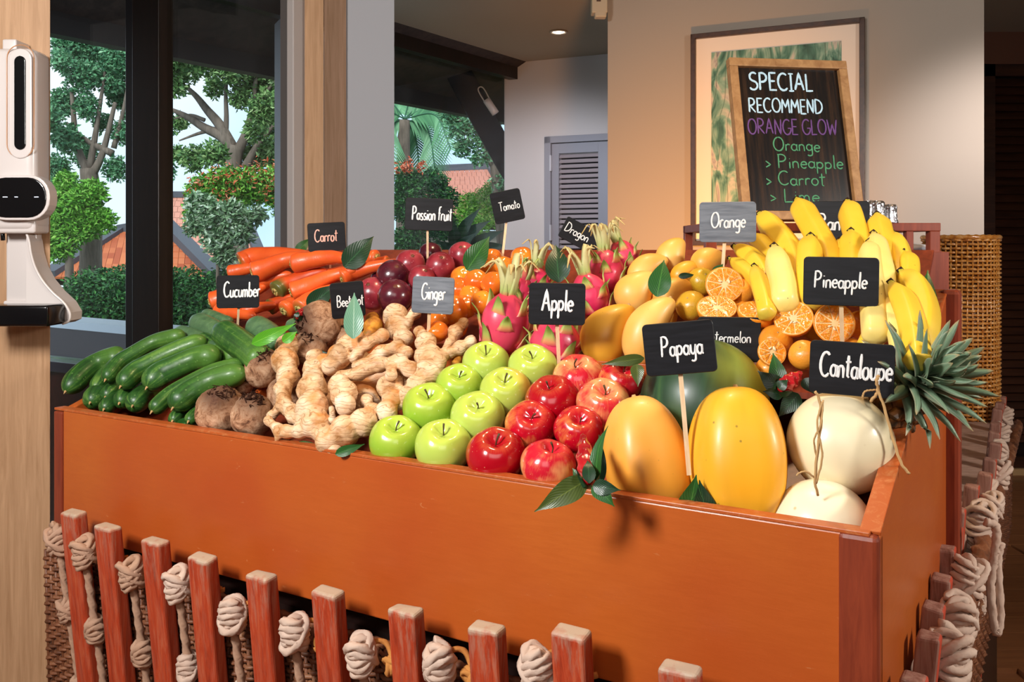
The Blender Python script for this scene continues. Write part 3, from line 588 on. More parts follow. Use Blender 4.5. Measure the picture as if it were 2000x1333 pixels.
# ================================================================ CRATE, TABLE, FENCE
crate = empty('produce_crate', cr(LEN/2, DEP/2, BOT), 'large orange painted wooden display crate filled with fruit and vegetables', 'crate')
T = .022
def cpart(name, plan_st, z0, z1, mat, bevel=.0025):
    mb = MB(); prism(mb, [tuple(cr(s, t, 0)[:2]) for s, t in plan_st], z0, z1); return build(mb, name, mat, crate, False, bevel=bevel)
BK = CZ-.078                                                        # rim height at the back
cpart('front_panel', [(.03, 0), (LEN-.03, 0), (LEN-.03, T), (.03, T)], BOT, RIM, MT['paint'])
cpart('corner_post', [(LEN-.045, -.004), (LEN-.0, -.004), (LEN, T*1.5), (LEN-.045, T*1.5)], BOT, RIM+.001, MT['redwood'], .006)
cpart('corner_post', [(0, -.003), (.03, -.003), (.03, T*1.2), (0, T*1.2)], BOT, RIM-.002, MT['redwood'], .004)
cpart('side_panel', [(LEN-T, .01), (LEN, .01), (LEN, DEP), (LEN-T, DEP)], BOT, [RIM-.001, RIM-.001, BK, BK], MT['paint'])
cpart('side_panel', [(0, T), (T, T), (T, DEP), (0, DEP)], BOT, [RIM, RIM, BK, BK], MT['paint'])
cpart('back_panel', [(0, DEP), (LEN, DEP), (LEN, DEP+T), (0, DEP+T)], BOT, BK, MT['paint'])
cpart('corner_post', [(LEN-.012, DEP-.02), (LEN+.022, DEP-.02), (LEN+.022, DEP+.03), (LEN-.012, DEP+.03)], BOT, BK+.004, MT['redwood'], .008)
mb = MB(); bar(mb, cr(.0, T/2, RIM+.002), cr(LEN-.01, T/2, RIM+.002), T+.002, .005); bar(mb, cr(LEN-T/2, .01, RIM+.002), cr(LEN-T/2, DEP, BK+.002), T+.002, .005); build(mb, 'worn_rim', MT['rim'], crate, False, bevel=.001)
cpart('bottom_panel', [(T, T), (LEN-T, T), (LEN-T, DEP), (T, DEP)], BOT, BOT+.015, MT['paint'], 0)
def sx(u):                                                          # crate s of a pixel column at the front rim
    k = (u-1000)/F; return (k*FL.y-FL.x)/(A.x-k*A.y)
def bay(s0, s1, t0, t1, dep):
    mb = MB(); prism(mb, [tuple(cr(s, t, 0)[:2]) for s, t in ((s0, t0), (s1, t0), (s1, t1), (s0, t1))], [surf(t0)-dep-.01, surf(t0)-dep-.01, surf(t1)-dep-.01, surf(t1)-dep-.01], [surf(t0)-dep]*2+[surf(t1)-dep]*2); build(mb, 'bin_floor', MT['redwood'], crate, False)
def divider(s0, t0, s1, t1, up=-.02):
    mb = MB(); a = Vector(cr(s0, t0, surf(t0)+up-.05)); b = Vector(cr(s1, t1, surf(t1)+up-.05)); bar(mb, a, b, .014, .10); build(mb, 'divider', MT['paint'], crate, False, bevel=.001)
s1, s2, s3, s4 = sx(372), sx(712), sx(1180), sx(1520)
bay(T, s2, T, .34, .095); bay(s2, s3, T, .30, .055); bay(s3, LEN-T, T, .30, .14); bay(T, LEN-T, .34, DEP, .085)
divider(s1, .058, s1, .32, -.045); divider(s2, .058, s2, .30, -.04); divider(s3-.03, .058, s3-.03, .28, -.07); divider(s2, .30, s3-.01, .30, -.028); divider(T, .345, s2, .345, -.05)

# table carrying it, wicker skirt
tb = empty('display_table', cr(LEN/2, .4, 0), 'low table with a board top and woven wicker skirt under the crate', 'table')
mb = MB(); prism(mb, [tuple(cr(s, t, 0)[:2]) for s, t in ((.02, .06), (LEN-.03, .06), (LEN-.0, .3), (LEN+.035, 2.42), (LEN-.42, 2.42), (LEN-.42, .95), (0, .75))], BOT-.03, BOT-.002); build(mb, 'board_top', MT['tabletop'], tb, False)
mb = MB(); prism(mb, [tuple(cr(s, t, 0)[:2]) for s, t in ((.03, .02), (LEN-.02, .02), (LEN-.01, 2.3), (LEN-.38, 2.3), (LEN-.38, .9), (.03, .7))], 0, BOT-.03); build(mb, 'base_box', MT['darkwood'], tb, False)
def weave(mb, fn, length, z0, z1, pitch, row, amp, r, rows_only=False):
    """real basket weave: rows of weavers going in and out round upright stakes; fn(x, z, out) -> point"""
    ns = int(length/pitch); nr = int((z1-z0)/row)
    for i in range(ns+1):
        x = i*length/ns; tube(mb, [fn(x, z0, 0), fn(x, z1, 0)], r*.9, 5, 2)
    for k in range(nr):
        z = z0+(k+.5)*row; P = []
        for i in range(ns*2+1): P.append(fn(i*length/ns/2, z+mnoise.noise(Vector((i*.3, k*.7, 1)))*row*.25, amp*math.cos(PI*(i/2+k))))
        tube(mb, P, r, 4, raw=True)
mb = MB()
weave(mb, lambda x, z, o: cr(x, -.005-(z-.4)*.03-o, z), LEN, BOT-.36, BOT-.035, .017, .0095, .005, .0042)
o = build(mb, 'front_weave', MT['wicker_dark'], tb); o['kind'] = 'stuff'
mb = MB(); weave(mb, lambda x, z, o: cr(LEN+.018+(z-.4)*.02+o, x, z), 2.4, BOT-.36, BOT-.035, .024, .012, .005, .005)
o = build(mb, 'side_weave', MT['wicker_dark'], tb); o['kind'] = 'stuff'
def rope_tube(mb, path, r, turns_per_m=45, seg=12, n=None, lobes=3, raw=False, cap_r=None, depth=.3):
    """twisted rope: a lobed section that turns along the path"""
    P = path if raw else catmull(path, n or max(8, int(plen(path)/(r*.8))))
    L = plen(P); tube(mb, P, r, seg, raw=True, shape=lambda th, t: 1-depth+depth*abs(math.cos(lobes*.5*(th+2*PI*turns_per_m*L*t/lobes)))*1.5)
mb = MB(); rope_tube(mb, [cr(0, -.008, BOT-.034), cr(LEN, -.008, BOT-.034)], .008, 60, 9, 160); build(mb, 'braided_edge', MT['wicker_dark'], tb)
mb = MB(); rope_tube(mb, [cr(LEN+.04, -.0, BOT-.012), cr(LEN+.045, 2.42, BOT-.012)], .016, 16, 12, 420, 3, depth=.4); build(mb, 'braided_edge', MT['wicker_dark'], tb)

# picket fence
ZF = CZ-.515
fence = empty('picket_fence', cr(LEN, -.08, 0), 'low orange red picket fence wrapped round the produce stand', 'fence')
def picket(base, top, fdir, wd, th, mat='picket'):
    """a leaning picket with rounded top; origin at its top so the paint wears by height"""
    base = Vector(base); top = Vector(top); z = (top-base).normalized(); x = Vector(fdir); x = (x-z*x.dot(z)).normalized(); y = z.cross(x); R = Matrix((x, y, z)).transposed()
    L = (top-base).length; mb = MB(); h = wd/2; rw = random.Random(int(abs(top.x)*9999)); e = [rw.uniform(-.004, .001) for _ in range(4)]
    vs = [Vector((a*h, b*th/2, -L)) for a in (-1, 1) for b in (-1, 1)]+[Vector((a*h, b*th/2, e[k])) for k, (a, b) in enumerate(((-1, -1), (-1, 1), (1, -1), (1, 1)))]; vs = [R@q for q in vs]
    mb.add(vs, [(0, 1, 3, 2), (4, 6, 7, 5), (0, 4, 5, 1), (2, 3, 7, 6), (0, 2, 6, 4), (1, 5, 7, 3)])
    me = mb.mesh('picket', MT[mat], False); o = link('picket', me, fence, top-fence.location)
    b = o.modifiers.new('bevel', 'BEVEL'); b.width = .0055; b.segments = 3; b.limit_method = 'ANGLE'
    return o
def line_s(u, t):                                                   # crate s where pixel column u meets the vertical plane at depth t
    k = (u-1000)/F; p = FL+D*t; return (k*p.y-p.x)/(A.x-k*A.y)
TF = -.067; LEAN = .105
front_tops = [(143, 998), (210, 1025), (303, 1052), (395, 1085), (510, 1120), (640, 1152), (792, 1187), (950, 1220), (1115, 1228), (1328, 1300)]
front_s = []
for u, v in front_tops:
    s = line_s(u, TF); p = cr(s, TF, 0); z = CZ-(v-HOR)/F*p.y; front_s.append((s, z))
    H = z; top = Vector((p.x, p.y, z)); base = cr(s, TF+LEAN*H, 0); base.z = .0
    picket(base, top, A, .05, .028)
s = LEN-.02
right_tops = [(1786, 1319), (1816, 1236), (1825, 1179), (1840, 1122), (1849, 1067), (1864, 1028), (1871, 990), (1899, 947), (1925, 923), (1934, 895), (1945, 864), (1943, 843), (1945, 824), (1949, 799), (1954, 786), (1957, 774)]
right_p = []
for i, (u, v) in enumerate(right_tops):
    Yp = (CZ-ZF)*F/(v-HOR); p = Vector(((u-1000)/F*Yp, Yp, ZF)); right_p.append(p); ln = LEAN*(.9 if i % 3 else .6)
    base = p-A*ln*ZF; base.z = 0; picket(base, p, D, .034, .03, 'picket_worn')
mb = MB(); bar(mb, cr(-.02, TF+.055+LEAN*.2, ZF-.22), cr(LEN+.0, TF+.055+LEAN*.2, ZF-.22), .012, .03)
bar(mb, cr(-.02, TF+.055+LEAN*.7, .2), cr(LEN+.0, TF+.055+LEAN*.7, .2), .012, .03); build(mb, 'fence_rail', MT['picket'], fence, False)
# knotted ropes
def knot(mb, c, r, h, rr, ax=(0, 0, 1), seed=0):
    """thick turns wound slantwise into a fist, one strand folded over the top"""
    R = frame_z(ax); rd = random.Random(seed); ph = rd.random()*6; rr *= 1.0
    for layer, (turns, tl, kk) in enumerate(((4.4, .5, 1.0), (1.8, -1.1, 1.14))):
        P = []; n = int(turns*36)
        for i in range(n+1):
            t = i/n; th = ph+layer*2+t*turns*2*PI; w_ = math.sin(PI*(.16+.68*t))**.5 if layer == 0 else math.sin(PI*(.25+.5*t))
            P.append(Vector(c)+R@Vector((r*kk*w_*math.cos(th), r*kk*w_*math.sin(th)*.9, (t-.5)*h*(.95 if layer == 0 else .45)+r*tl*math.sin(th+ph))))
        rope_tube(mb, P, rr, 40, 10, raw=True, depth=.36)
    a = ph; P = [Vector(c)+R@Vector((math.cos(a)*math.cos(u_)*r*.75, math.sin(a)*math.cos(u_)*r*.75, h*.36+math.sin(u_)*r*.55)) for u_ in [i/24*PI for i in range(25)]]
    rope_tube(mb, P, rr*.95, 40, 10, raw=True, depth=.36)
    lathe(mb, [(x*r*.95, z*h*.5) for x, z in ball(6)], 12, M=Matrix.Translation(c)@R.to_4x4())
def rope_thing(label, group, top, bottom, knots, rr, mat, side=None, seed=0, kr=.0175):
    t = empty('knotted_rope', top, label, 'rope', group)
    P = [Vector(top)]; 
    mb = MB(); rope_tube(mb, [top, Vector(top).lerp(Vector(bottom), .5)+Vector((.002, 0, 0)), bottom], rr, 36, 12, int((Vector(top)-Vector(bottom)).length/.0022), depth=.36); build(mb, 'cord', MT['rope'], t)
    for k, (f, sc) in enumerate(knots):
        c = Vector(top).lerp(Vector(bottom), f); mb = MB(); knot(mb, c, kr*sc, .046*sc, rr*.95, Vector(top)-Vector(bottom), seed*7+k); build(mb, 'knot', mat, t)
    if side is not None:
        mb = MB(); knot(mb, side, kr*.6, .03, rr*.7, (1, .4, .3), seed+99); build(mb, 'side_knot', MT['rope_orange'], t)
        mb = MB(); rope_tube(mb, [Vector(top)+D*.008, Vector(top)+D*.03+A*.022, side, Vector(side)+D*.02+A*.02], rr*.6, 50, 8); build(mb, 'tie_cord', MT['rope_orange'], t)
    return t
kpix = [(112, 1055), (163, 1080), (255, 1122), (345, 1143), (452, 1205), (573, 1240), (704, 1282), (856, 1300), (1048, 1308)]
names_k = ['beside the pillar, left of every picket', 'between the two leftmost pickets', 'between the second and third pickets', 'between the third and fourth pickets', 'between the fourth and fifth pickets', 'between the fifth and sixth pickets', 'between the sixth and seventh pickets', 'between the seventh and eighth pickets', 'with a frayed end, left of the ninth picket']
for i, (u, v) in enumerate(kpix):
    s_ = line_s(u, TF-.005); p = cr(s_, TF-.005, 0); p.z = CZ-(v-HOR)/F*p.y; b = cr(s_, TF+LEAN*.9, 0); b.z = .25; b = p+(b-p)*.75
    fr = [(.03, 1), (.33 if i else .3, .8), (.62, .8)]
    rope_thing('knotted cord on the front fence, %s' % names_k[i], 'knotted ropes between the front pickets', p+Vector((0, 0, .015)), b, fr, .0068, MT['rope'] if i < 3 else MT['rope_pale'], side=p+A*.045+D*.03-Vector((0, 0, .012)), seed=i+1)
s_ = line_s(1048, TF-.01); p = cr(s_, TF-.01, 0); p.z = CZ-(1290-HOR)/F*p.y
rk = [(1962, 815, 1.0), (1955, 850, .9), (1950, 885, .9), (1948, 930, 1.1), (1925, 955, .8), (1915, 1020, 1.2), (1888, 1130, 1.15), (1868, 1215, 1.1), (1850, 1290, 1.2), (1936, 990, .9)]
rkn = ['top far end by the wicker basket', 'second from the far end', 'third from the far end', 'fat bundle before the dark screen', 'small knot near the middle', 'big looped knot in the middle of the side fence', 'thick coil below the looped knot', 'long coil near the crate corner', 'nearest coil at the lower edge', 'thin strand right of the looped knot']
for i, (u, v, sc) in enumerate(rk):
    Yp = (CZ-ZF+.05)*F/(v-HOR); p = at(u, v, Yp); b = p-A*.08-Vector((0, 0, .62))
    rope_thing('knotted cord on the right fence, %s' % rkn[i], 'knotted ropes on the right side fence', p, b, [(.0, 1.2*sc), (.1, .95*sc), (.36, .8), (.5, .7), (.75, .8)], .0066, MT['rope_pale'], seed=30+i, kr=.018)
# loose loop
t = empty('rope_loop', at(1940, 1020, 1.65), 'loose rope loop hanging down from the looped knot on the side fence', 'rope')
mb = MB(); rope_tube(mb, [at(1925, 1020, 1.62), at(1945, 1030, 1.62), at(1944, 1080, 1.62), at(1935, 1150, 1.62), at(1945, 1235, 1.62), at(1953, 1200, 1.62), at(1948, 1100, 1.62), at(1955, 1060, 1.62)], .0075, 50, 10, 70); build(mb, 'cord', MT['rope_pale'], t)

# ================================================================ PRODUCE: materials
def spots(m, vec, sc, lo, hi): return m.rp(m.vor(vec, sc), [(lo, 1), (hi, 0)])
def green_apple(name, a, b, blush):
    m = Mt(name, a, .22, .5, coat=.4); v = m.co(); z = m.sep(v, 2); g = m.nz(m.shift(v), 22, 2); c = m.mx(g, a, b)
    c = m.mx(m.rp(z, [(.018, 0), (.038, .8)]), c, '#b9c84a'); c = m.mx(m.mth('MULTIPLY', spots(m, m.shift(v), 130, .04, .09), .6), c, '#dfeaa0')
    c = m.mx(m.mth('MULTIPLY', m.rp(m.sep(v, 0), [(.012, 0), (.04, 1)]), blush), c, '#d88a3a'); m.set('Base Color', c); return m.m
MT['ga'] = green_apple('green_apple_skin', '#82a826', '#9cbf3e', .0); MT['gb'] = green_apple('pale_green_apple_skin', '#a8bf4a', '#bccf66', .0); MT['gc'] = green_apple('blushed_green_apple_skin', '#a8bb44', '#c0cc60', .75)
def red_apple(name, red, yel, k):
    m = Mt(name, red, .2, .5, coat=.5); v = m.co(); z = m.sep(v, 2); s = m.nz(m.mp(m.co('UV'), (34, 1.2, 1)), 1.5, 5, 1.5, .8); big = m.nz(m.shift(v), 20, 3)
    f = m.rp(m.mth('ADD', m.mth('MULTIPLY', s, .22), m.mth('MULTIPLY', big, .88)), [(k-.07, 0), (k+.10, 1)]); c = m.mx(f, red, yel)
    top = m.rp(m.mth('ADD', z, m.mth('MULTIPLY', s, .02)), [(.042, 0), (.058, .5)]); c = m.mx(top, c, '#e0a050'); c = m.mx(m.mth('MULTIPLY', spots(m, m.shift(v), 120, .05, .1), .5), c, '#f0c090'); m.set('Base Color', c); return m.m
MT['ra'] = red_apple('deep_red_apple_skin', '#a80418', '#c02c28', .76); MT['rb'] = red_apple('red_apple_skin', '#b80a22', '#e4924c', .68); MT['rc'] = red_apple('streaked_apple_skin', '#c81c30', '#eeaa6c', .58)
MT['stem'] = flatm('stem_brown', '#4a3a1c', .7)
m = Mt('cucumber_skin', '#1f4420', .42, .4, coat=.08); uv = m.co('UV'); x = m.sep(uv, 0); y = m.sep(uv, 1); v = m.shift(m.co())
st = m.nz(m.mp(m.shift(uv), (14, .6, 1)), 1.4, 3, .3); c = m.rp(m.mth('ADD', m.mth('MULTIPLY', st, .6), m.mth('MULTIPLY', m.nz(v, 50, 6, .5, .75), .4)), [(.36, '#1a3c18'), (.52, '#2e5a22'), (.66, '#64883a')]); c = m.mx(m.rp(y, [(.45, 0), (1, .55)]), c, '#5f8a34')
c = m.mx(m.mth('MULTIPLY', spots(m, v, 90, .10, .2), .35), c, '#7fa35a'); m.set('Base Color', c); m.bump(m.nz(v, 70, 3), .22, .003); MT['cuc'] = m.m
m = Mt('pale_cucumber_skin', '#47663f', .4, .4, coat=.1); v = m.shift(m.co()); st = m.nz(v, 34, 6, 1.2, .7); c = m.rp(st, [(.3, '#3c5c3e'), (.6, '#587a50'), (.85, '#8aa67a')]); m.set('Base Color', c); m.bump(m.nz(v, 70, 3), .25, .003); MT['cuc_pale'] = m.m
m = Mt('carrot_skin', '#e2531a', .4, .5, coat=.1); uv = m.co('UV'); y = m.sep(uv, 1); v = m.shift(m.co()); c = m.mx(m.nz(v, 25, 3), '#d8481a', '#ee6c2c'); c = m.mx(m.rp(m.mth('ADD', y, m.mth('MULTIPLY', m.nz(v, 60, 3), .05)), [(.035, 1), (.075, 0)]), c, '#a8672c'); m.set('Base Color', c); m.bump(m.nz(m.mp(uv, (1.5, 38, 1)), 1, 3), .25, .002); MT['carrot'] = m.m
m = Mt('green_shoulder_carrot', '#e2531a', .4, .5, coat=.1); uv = m.co('UV'); y = m.sep(uv, 1); c = m.mx(m.rp(m.mth('ADD', y, m.mth('MULTIPLY', m.nz(m.co(), 40, 3), .1)), [(.2, 1), (.4, 0)]), '#d04a1a', '#5c5a26'); m.set('Base Color', c); MT['carrot_green'] = m.m
m = Mt('carrot_stem_end', '#a89a50', .7, .3); m.set('Base Color', m.rp(m.wav(m.co(), 60, 3, 2, typ='RINGS'), [(.2, '#6c6a2c'), (.8, '#c8ac68')])); MT['carrot_end'] = m.m
m = Mt('beet_skin', '#7a5238', .8, .25); v = m.shift(m.co()); z = m.sep(m.co(), 2); n_ = m.nz(v, 48, 8, .6, .8); c = m.rp(n_, [(.38, '#5e3a28'), (.48, '#a47858'), (.66, '#d8b290')]); c = m.mx(m.rp(m.mth('ADD', z, m.mth('MULTIPLY', n_, .04)), [(.036, 0), (.062, .85)]), c, '#3a2018'); m.set('Base Color', c); m.bump(m.nz(v, 60, 6), .7, .004); MT['beet'] = m.m
MT['root'] = flatm('dry_root', '#2e1a12', .9, .1)
m = Mt('ginger_skin', '#cda57c', .55, .4); v = m.shift(m.co()); rg = m.wav(m.mp(v, (1, 1, 1.6)), 26, 14, 1.2, 'Z'); n_ = m.nz(v, 22, 5, .2, .6); c = m.rp(n_, [(.32, '#a8723e'), (.47, '#d2aa80'), (.68, '#ecd4b6')]); c = m.mx(m.rp(rg, [(.0, .7), (.07, 0)]), c, '#8a5a30')
c = m.mx(m.rp(m.nz(v, 11, 4, .5), [(.56, 0), (.68, .8)]), c, '#cc8038'); c = m.mx(spots(m, v, 24, .04, .09), c, '#8a5c34'); m.set('Base Color', c); m.bump(m.mth('ADD', m.mth('MULTIPLY', rg, .3), n_), .4, .0025); MT['ginger'] = m.m
m = Mt('turmeric_skin', '#a87430', .6, .4); v = m.co(); m.set('Base Color', m.rp(m.nz(v, 30, 5, .3, .7), [(.3, '#4c5a24'), (.45, '#a8641c'), (.62, '#dc9a34'), (.8, '#b07a4c')])); m.bump(m.nz(v, 50, 5), .5, .003); MT['turmeric'] = m.m
def skinmat(name, a, b, sc, rough=.25, coat=.4, dots=None, bsc=90, bst=.05, extra=None):
    m = Mt(name, a, rough, .5, coat=coat); v = m.shift(m.co()); c = m.mx(m.rp(m.nz(v, sc, 3), [(.35, 0), (.65, 1)]), a, b)
    if dots: c = m.mx(m.mth('MULTIPLY', spots(m, v, dots[1], dots[2], dots[3]), dots[4]), c, dots[0])
    if extra: c = extra(m, c, v)
    m.set('Base Color', c); m.bump(m.nz(v, bsc, 3), bst, .002); return m.m
MT['passion'] = skinmat('passion_fruit_skin', '#3c0f1e', '#5e1a28', 22, .25, .5, ('#8a4450', 150, .08, .14, .5))
MT['passion_red'] = skinmat('red_passion_fruit_skin', '#7c1a28', '#a83a44', 26, .3, .4, ('#d8909a', 140, .09, .15, .7))
MT['passion_scar'] = flatm('passion_scar', '#5c2a14', .6); MT['tomato'] = skinmat('tomato_skin', '#e0621a', '#ee8c28', 14, .18, .6); MT['tomato_y'] = skinmat('yellow_tomato_skin', '#e89a28', '#e8641e', 16, .18, .6)
MT['mango'] = skinmat('mango_skin', '#e8a23a', '#f0bc66', 9, .45, .05, ('#8a5a28', 70, .025, .06, .5))
MT['mango_deep'] = skinmat('deep_yellow_mango_skin', '#e09820', '#e8b040', 9, .42, .08, ('#8a5a28', 70, .025, .06, .6))
MT['orange_w'] = skinmat('orange_peel', '#e88a1c', '#ee9c34', 12, .35, .3, None, 260, .35); MT['orange_g'] = skinmat('greenish_orange_peel', '#c09a24', '#e0a030', 10, .3, .3, ('#7a6428', 50, .06, .12, .6), 260, .3)
def pap(m, c, v):
    st = m.nz(m.mp(m.co('UV'), (5, .7, 1)), 1.6, 3, .2); c = m.mx(m.rp(st, [(.45, 0), (.7, .55)]), c, '#cf941c'); return m.mx(m.mth('MULTIPLY', m.rp(m.nz(v, 14, 4), [(.62, 0), (.72, 1)]), .35), c, '#a8982c')
MT['papaya'] = skinmat('papaya_skin', '#eaa61c', '#f0bc40', 5, .44, .08, ('#7a6a24', 42, .05, .10, .8), 60, .12, pap)
MT['papaya2'] = skinmat('orange_papaya_skin', '#e89c34', '#f0b45c', 5, .42, .08, ('#b07828', 60, .03, .07, .5), 60, .05, None)
m = Mt('watermelon_skin', '#24442f', .4, .5, coat=.1); uv = m.co('UV'); v = m.co(); x = m.sep(uv, 0); st = m.nz(m.mp(uv, (9, 1.0, 1)), 1, 4, 1.2); c = m.rp(st, [(.38, '#18331f'), (.52, '#27482c'), (.66, '#4c6e3a')])
pt_ = m.rp(m.mth('ADD', m.mth('MULTIPLY', m.sep(v, 0), -1.), m.mth('MULTIPLY', m.nz(v, 12, 3), .05)), [(.025, 0), (.11, .8)]); c = m.mx(pt_, c, '#b8b83a'); m.set('Base Color', c); MT['watermelon'] = m.m
MT['melon'] = skinmat('melon_skin', '#e2d4ac', '#ecdfbf', 5, .38, .3, ('#b08a4c', 26, .03, .08, .6), 40, .12)
MT['twine'] = flatm('dry_stem', '#b89464', .8, .2)
m = Mt('dragonfruit_skin', '#c8204c', .35, .45, coat=.25); v = m.shift(m.co()); c = m.mx(m.rp(m.nz(v, 12, 3), [(.35, 0), (.65, 1)]), '#c01c50', '#dc4460'); z = m.sep(m.co('UV'), 1); c = m.mx(m.rp(z, [(.7, 0), (.95, .5)]), c, '#dd4a34'); m.set('Base Color', c); m.bump(m.nz(v, 40, 4), .2, .003); MT['dragon'] = m.m
m = Mt('dragon_bract', '#c02c50', .45, .4); y = m.sep(m.co('UV'), 1); c = m.rp(m.mth('ADD', y, m.mth('MULTIPLY', m.nz(m.co(), 30, 2), .15)), [(.1, '#c42450'), (.40, '#d88a60'), (.62, '#a8b05a'), (1, '#6c8a3c')]); m.set('Base Color', c); MT['bract'] = m.m
m = Mt('dry_bract', '#c0b070', .5, .4); y = m.sep(m.co('UV'), 1); c = m.rp(m.mth('ADD', y, m.mth('MULTIPLY', m.nz(m.co(), 30, 2), .2)), [(.08, '#c84840'), (.2, '#a8b468'), (.5, '#ccc890'), (1, '#c0a468')]); m.set('Base Color', c); MT['bract_dry'] = m.m
m = Mt('banana_skin', '#e6b822', .42, .4, coat=.1); uv = m.co('UV'); y = m.sep(uv, 1); v = m.shift(m.co()); c = m.mx(m.nz(v, 12, 3), '#dcae1e', '#efcc46'); c = m.mx(m.rp(y, [(.02, 1), (.12, 0)]), c, '#b8b03a'); c = m.mx(m.rp(y, [(.9, 0), (1, .7)]), c, '#c8b84a')
c = m.mx(m.mth('MULTIPLY', spots(m, v, 55, .03, .07), .8), c, '#5a3a1a'); m.set('Base Color', c); MT['banana'] = m.m
m = Mt('pale_banana_skin', '#eed88a', .45, .4, coat=.1); v = m.shift(m.co()); c = m.mx(m.nz(v, 12, 3), '#e8cc5c', '#f0dc94'); c = m.mx(m.rp(m.sep(m.co('UV'), 1), [(.02, .8), (.12, 0)]), c, '#b8a848'); c = m.mx(m.mth('MULTIPLY', spots(m, v, 50, .03, .06), .8), c, '#5a3a1a'); m.set('Base Color', c); MT['banana_pale'] = m.m
MT['banana_tip'] = flatm('banana_tip', '#2c1a12', .8, .2)
m = Mt('citrus_pulp', '#ee7c10', .18, .6, coat=.6, sss=.0); v = m.co(); n_ = m.vor(m.mp(v, (1, 1, 1)), 260); c = m.rp(n_, [(.1, '#f4a834'), (.5, '#ec8414'), (.9, '#f8c468')]); m.set('Base Color', c); m.bump(n_, .5, .002); MT['pulp'] = m.m
MT['pith'] = flatm('citrus_pith', '#f2cf94', .5, .4); MT['seed'] = flatm('citrus_seed', '#f0e2b8', .4, .4)
m = Mt('pineapple_rind', '#8a5a24', .5, .4); v = m.co(); m.set('Base Color', m.rp(m.vor(v, 60), [(.1, '#c88a34'), (.4, '#8a5424'), (.8, '#3c2a18')])); MT['pine'] = m.m
m = Mt('pineapple_crown', '#4c6a48', .45, .4); uv = m.co('UV'); y = m.sep(uv, 1); x = m.mth('ABSOLUTE', m.mth('SUBTRACT', m.sep(uv, 0), .5)); c = m.mx(m.nz(m.mp(uv, (20, 1, 1)), 2, 3), '#34562f', '#8aa088'); c = m.mx(m.rp(x, [(.36, 0), (.5, .8)]), c, '#a8a488'); c = m.mx(m.rp(y, [(.85, 0), (1, .8)]), c, '#a8865a'); m.set('Base Color', c); MT['crown'] = m.m
MT['bud'] = skinmat('red_bud', '#8c0a16', '#c01e26', 30, .2, .5)

def view_axis(P): return (Vector((0, 0, CZ))-Vector(P)).normalized()
def tilt_up(P, up=.75, side=0.):
    """an axis that points up and towards the viewer, as the photographed stems do"""
    a = view_axis(P); r = a.cross(Vector((0, 0, 1))).normalized()*-1; u_ = r.cross(a)*-1
    if u_.z < 0: u_ = -u_
    return (u_*up+a*math.sqrt(max(0, 1-up*up))+r*side).normalized()

# ---------------------------------------------------------------- apples
def apple_mesh(name, mat, seed):
    rd = random.Random(seed); mb = MB(); prof = []
    for i in range(25):
        a = -PI/2+PI*i/24; r = math.cos(a); z = math.sin(a)*.88
        if a > 0: z -= .34*math.exp(-(r/.30)**2)*(1 if r < .9 else 0); z += .04*math.exp(-((r-.5)/.25)**2)
        else: z += .20*math.exp(-(r/.25)**2)
        r = r*(1.0+.05*math.sin(a)); prof.append((max(r, .004)*.0445, z*.0445))
    k = [rd.uniform(-.03, .03) for _ in range(6)]
    lathe(mb, prof, 40, lambda p, th, t: Vector((p.x*(1+k[0]*math.cos(th)+k[1]*math.cos(2*th)+.012*math.cos(5*th+k[5]*50)), p.y*(1+k[2]*math.sin(th)+.012*math.cos(5*th)), p.z*(1+k[3]*math.cos(th+1)+.02*math.cos(5*th)*t))))
    me = mb.mesh(name, mat)
    sb = MB(); tube(sb, [(0, 0, .02), (.001, .001, .032), (.005*rd.choice((-1, 1)), .002, .043)], [.0012, .0011, .0018], 6, 6); return me, sb.mesh('stem', MT['stem'])
AP = {k: apple_mesh('apple', MT[k], i) for i, k in enumerate(('ga', 'gb', 'gc', 'ra', 'rb', 'rc'))}
apples = [
 (773, 863, 53, 'ga', 'bright green apple at the crate rim, next to the ginger', .72, 0), (867, 874, 57, 'gb', 'pale green apple at the crate rim beside the dark red apple', .72, 0),
 (839, 799, 53, 'ga', 'bright green apple in the second row, touching the ginger', .7, -.05), (932, 817, 54, 'gb', 'pale green apple with an orange side, in the second row', .62, .05),
 (897, 756, 47, 'ga', 'green apple in the third row, nearest the ginger', .7, 0), (986, 766, 50, 'gc', 'pale green apple blushed orange at its right, third row', .66, 0),
 (950, 712, 47, 'gb', 'green apple in the back row below the pink dragon fruit', .72, 0), (1040, 718, 48, 'gb', 'green apple in the back row left of the apple sign stick', .66, .0),
 (969, 892, 59, 'ra', 'deep red glossy apple at the crate rim', .7, 0), (1037, 832, 51, 'rb', 'red apple with a tilted yellow hollow, second row of the red ones', .5, .05),
 (1070, 911, 55, 'rc', 'orange red apple at the rim behind the red bud', .85, .25), (1079, 784, 54, 'ra', 'crimson apple in the middle of the red ones, its stem hidden', .8, -.2),
 (1130, 740, 50, 'rc', 'large yellow and red streaked apple right of the apple sign stick', .8, -.2), (1130, 841, 49, 'rb', 'red apple just above the red bud', .6, .1),
 (1178, 790, 53, 'rc', 'yellow and red apple tucked behind the left papaya', .62, .1), (1213, 744, 45, 'rb', 'small red apple under the leaf left of the papaya sign', .7, .2)]
for i, (u, v, r, k, lab, up, sd_) in enumerate(apples):
    c = S(u, v, 0); me, st = AP[k]; o = link('apple', me, None, c); R = frame_z(tilt_up(c, up, sd_))@Matrix.Rotation(i*1.3 if k not in ('gc',) else .4, 3, 'Z')
    o.rotation_euler = R.to_euler(); sc_k = px(r, c.y)/.0445; o.scale = (sc_k,)*3; tag(o, lab, 'apple', 'green apples in the front bin' if k[0] == 'g' else 'red apples in the front bin'); link('stem', st, o)
